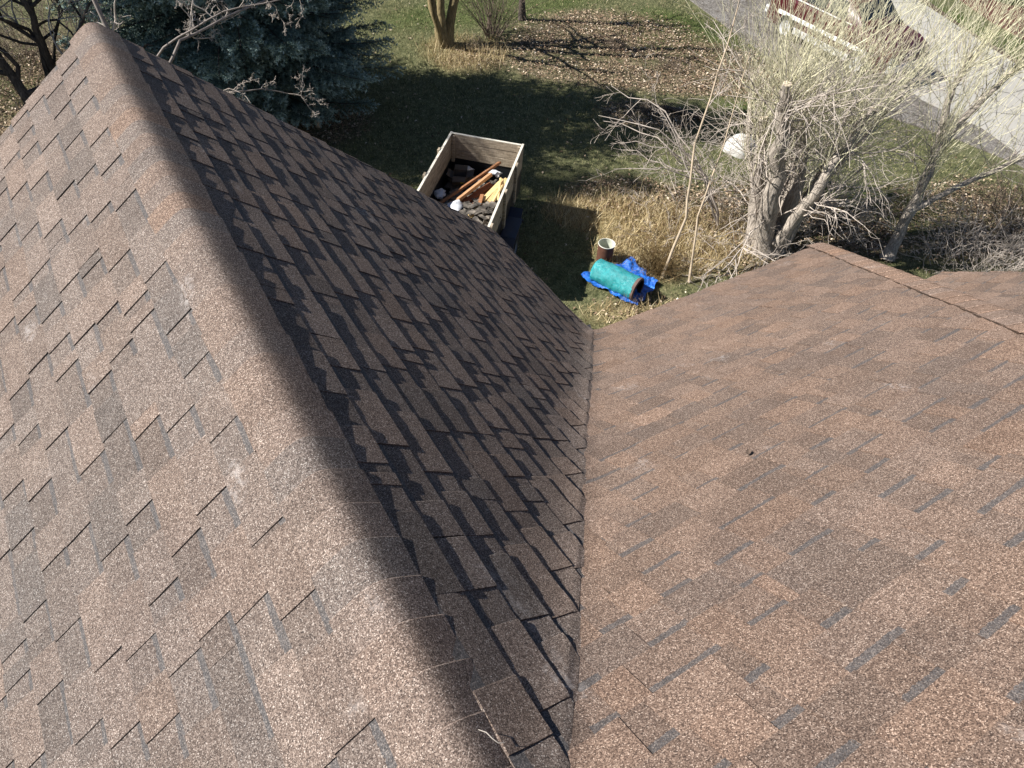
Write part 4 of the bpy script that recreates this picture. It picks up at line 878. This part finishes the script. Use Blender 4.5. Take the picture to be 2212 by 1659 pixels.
# tarp: crumpled sheet
R = RS(97); n = 44; V = []; tp = [np.array(p) for p in ((5.74, 6.48), (6.12, 5.50), (6.76, 5.78), (6.80, 6.46))]
for j in range(n):
    for i in range(n):
        u, v = i / (n - 1), j / (n - 1); p = (tp[0] * (1 - u) + tp[3] * u) * (1 - v) + (tp[1] * (1 - u) + tp[2] * u) * v
        e = .03 * math.sin(u * 17 + v * 5) * (v in (0, 1)) + .0
        x = p[0] + .03 * math.sin(v * 13 + 2) * (abs(u - .5) * 2) ** 3; y = p[1] + .03 * math.sin(u * 15) * (abs(v - .5) * 2) ** 3
        nz = gnoise(np.array(x), np.array(y), 9, 3) * .07 + abs(gnoise(np.array(x), np.array(y), 22, 5) - .5) * .07
        V.append((x - 6.3, y - 6.05, .035 + float(nz)))
F = [(j * n + i, j * n + i + 1, (j + 1) * n + i + 1, (j + 1) * n + i) for j in range(n - 1) for i in range(n - 1)]
g = G('blue_tarp', .35, .5); v = g.objc(); g.col(g.ramp(g.noise(14, 4, .7, v, dist=.6), [(.3, (.005, .05, .30)), (.6, (.02, .16, .62)), (.8, (.12, .32, .80))])); g.bump(g.noise(30, 4, .8, v, dist=1.), .8, .015)
o = mesh_obj('blue_tarp', V, F, g.m, smooth=True); o.location = (6.3, 6.05, 0); tag(o, 'crumpled bright blue tarp on the ground under the teal roll', 'tarp')

# ------------------------------------------------------------------ maroon car on the drive
car = tag(empty('parked_car', (17.0, 10.95, 0), math.pi), 'maroon estate car with silver lower trim parked on the drive', 'car'); car.scale = (.96, .88, .96)
g = G('maroon_paint', .3, .6); g.col(g.ramp(g.noise(30, 3, .6), [(.3, (.045, .005, .009)), (.7, (.075, .009, .014))])); M_MAR = g.m
M_GLASS = simple('car_glass', (.012, .016, .018), .2, 3, .06, .9); M_SILV = simple('silver_trim', (.5, .51, .52), .08, 9, .35, .6); M_WHT = simple('white_trim_highlight', (.75, .75, .74), .05, 9, .4)  # white trim colour stands in for highlights along roof edge and belt line
def loft(sections, mat, name, parent):
    n = len(sections[0]); V = [p for s_ in sections for p in s_]; F = [(j * n + i, j * n + (i + 1) % n, (j + 1) * n + (i + 1) % n, (j + 1) * n + i) for j in range(len(sections) - 1) for i in range(n)]
    F += [list(range(n))[::-1], list(range((len(sections) - 1) * n, len(sections) * n))]
    o = mesh_obj(name, V, F, mat, parent, True); o.data.set_sharp_from_angle(angle=math.radians(38)); return o
def sec(y, w, z0, z1, r=.08): return [(-w + r * .4, y, z0), (w - r * .4, y, z0), (w, y, z0 + r), (w, y, z1 - r), (w - r, y, z1), (-w + r, y, z1), (-w, y, z1 - r), (-w, y, z0 + r)]
loft([sec(-2.2, .72, .42, .82), sec(-2.12, .82, .3, .96), sec(-1.6, .86, .24, 1.02), sec(0, .87, .22, 1.02), (sec(.9, .87, .22, 1.0)), sec(1.7, .84, .24, .92), sec(2.1, .78, .32, .8), sec(2.18, .68, .42, .72)], M_MAR, 'body', car)
def sec2(y, w0, w1, z0, z1): return [(-w0, y, z0), (w0, y, z0), (w0 * .99, y, z0 + .05), (w1, y, z1 - .05), (w1 - .07, y, z1), (-w1 + .07, y, z1), (-w1, y, z1 - .05), (-w0 * .99, y, z0 + .05)]
loft([sec2(-2.08, .78, .70, 1.0, 1.05), sec2(-1.85, .80, .68, 1.0, 1.44), sec2(-1.2, .81, .67, 1.0, 1.5), sec2(.1, .81, .67, 1.0, 1.5), sec2(.45, .80, .66, 1.0, 1.44), sec2(1.05, .78, .70, .98, 1.03)], M_MAR, 'cabin', car)
for s_ in (-1, 1):
    for (y0, y1) in ((-1.75, -1.05), (-.95, -.3), (-.22, .42)):
        m = MB(); zt = 1.41; m.add([(s_ * .812, y0, 1.07), (s_ * .812, y1, 1.07), (s_ * .70, y1 - (.15 if y1 > .4 else 0), zt), (s_ * .70, y0 + (.1 if y0 < -1.7 else 0), zt)] + [(s_ * .79, y0, 1.07), (s_ * .79, y1, 1.07), (s_ * .68, y1 - (.15 if y1 > .4 else 0), zt), (s_ * .68, y0 + (.1 if y0 < -1.7 else 0), zt)],
                        [(0, 1, 2, 3), (7, 6, 5, 4), (0, 4, 5, 1), (2, 6, 7, 3), (1, 5, 6, 2), (3, 7, 4, 0)]); m.build('window', M_GLASS, car)
    m = MB(); m.box((s_ * .885, -.1, .62), (.03, 3.2, .1), None, .01); m.build('side_moulding', M_WHT, car)
    m = MB(); m.box((s_ * .875, -.1, .34), (.03, 2.2, .16), None, .01); m.build('sill', M_SILV, car)
    m = MB(); m.box((s_ * .83, -.6, 1.035), (.02, 2.6, .025)); m.build('belt_highlight', M_WHT, car)
    m = MB(); m.bar((s_ * .62, -1.75, 1.56), (s_ * .62, .15, 1.56), .04, .035, 0, .008)
    for y_ in (-1.7, -.8, .1): m.box((s_ * .62, y_, 1.52), (.03, .06, .07))
    m.build('roof_rail_highlight', M_WHT, car)
    m = MB(); m.box((s_ * .7, -2.13, .84), (.2, .1, .2), None, .02); m.build('tail_light', simple('tail_red', (.5, .02, .01), .1, 9, .2, .6), car)
    m = MB(); m.box((s_ * .64, 2.12, .64), (.26, .12, .13), None, .02); m.build('headlight', M_SILV, car)
    m = MB(); m.box((s_ * .93, .45, 1.05), (.12, .08, .12), None, .02); m.build('mirror', M_MAR, car)
    for y_ in (-1.3, 1.3):
        rot = Matrix.Rotation(math.pi / 2, 3, 'Y')
        m = MB(); m.lathe([(.19, -.1), (.30, -.1), (.32, -.07), (.32, .07), (.30, .1), (.19, .1)], 26, rot, (s_ * .80, y_, .32)); m.build('tyre', M_RUB, car, True)
        m = MB(); m.lathe([(.001, s_ * .075), (.05, s_ * .08), (.12, s_ * .06), (.19, s_ * .095), (.195, s_ * .08)], 22, rot, (s_ * .80, y_, .32)); m.build('wheel_rim', M_SILV, car, True)
m = MB(); m.box((0, -2.2, .5), (1.62, .16, .2), None, .03); m.build('bumper', M_SILV, car)
m = MB(); m.box((0, 2.17, .45), (1.5, .14, .2), None, .03); m.build('bumper', M_SILV, car)
m = MB(); m.add([(-.66, -2.02, 1.08), (.66, -2.02, 1.08), (.6, -1.88, 1.4), (-.6, -1.88, 1.4)], [(0, 1, 2, 3)]); m.add([(-.66, -2.0, 1.08), (.66, -2.0, 1.08), (.6, -1.86, 1.4), (-.6, -1.86, 1.4)], [(3, 2, 1, 0)])
for v in range(len(m.v)): m.v[v] = (m.v[v][0], m.v[v][1] - .03, m.v[v][2])
m.build('rear_window', M_GLASS, car)
m = MB(); V0 = [(-.7, 1.0, 1.06), (.7, 1.0, 1.06), (.6, .5, 1.42), (-.6, .5, 1.42)]; m.add(V0 + [(a, b - .02, c - .02) for a, b, c in V0], [(0, 1, 2, 3), (7, 6, 5, 4), (0, 4, 5, 1), (2, 6, 7, 3), (1, 5, 6, 2), (3, 7, 4, 0)]); m.build('windscreen', M_GLASS, car)
m = MB(); m.bar((.32, -1.8, 1.58), (.32, .2, 1.58), .1, .04, 0, .006); o = m.build('yellow_board', simple('yellow_paint', (.75, .55, .08), .1, 6, .5), None); o.location = (17.0, 10.95, -.04); o.rotation_euler = (0, 0, math.pi)
tag(o, 'long yellow board carried on the roof of the maroon car', 'board')
print('total tris', sum(len(o.data.loops) - 2 * len(o.data.polygons) for o in bpy.data.objects if o.type == 'MESH'))
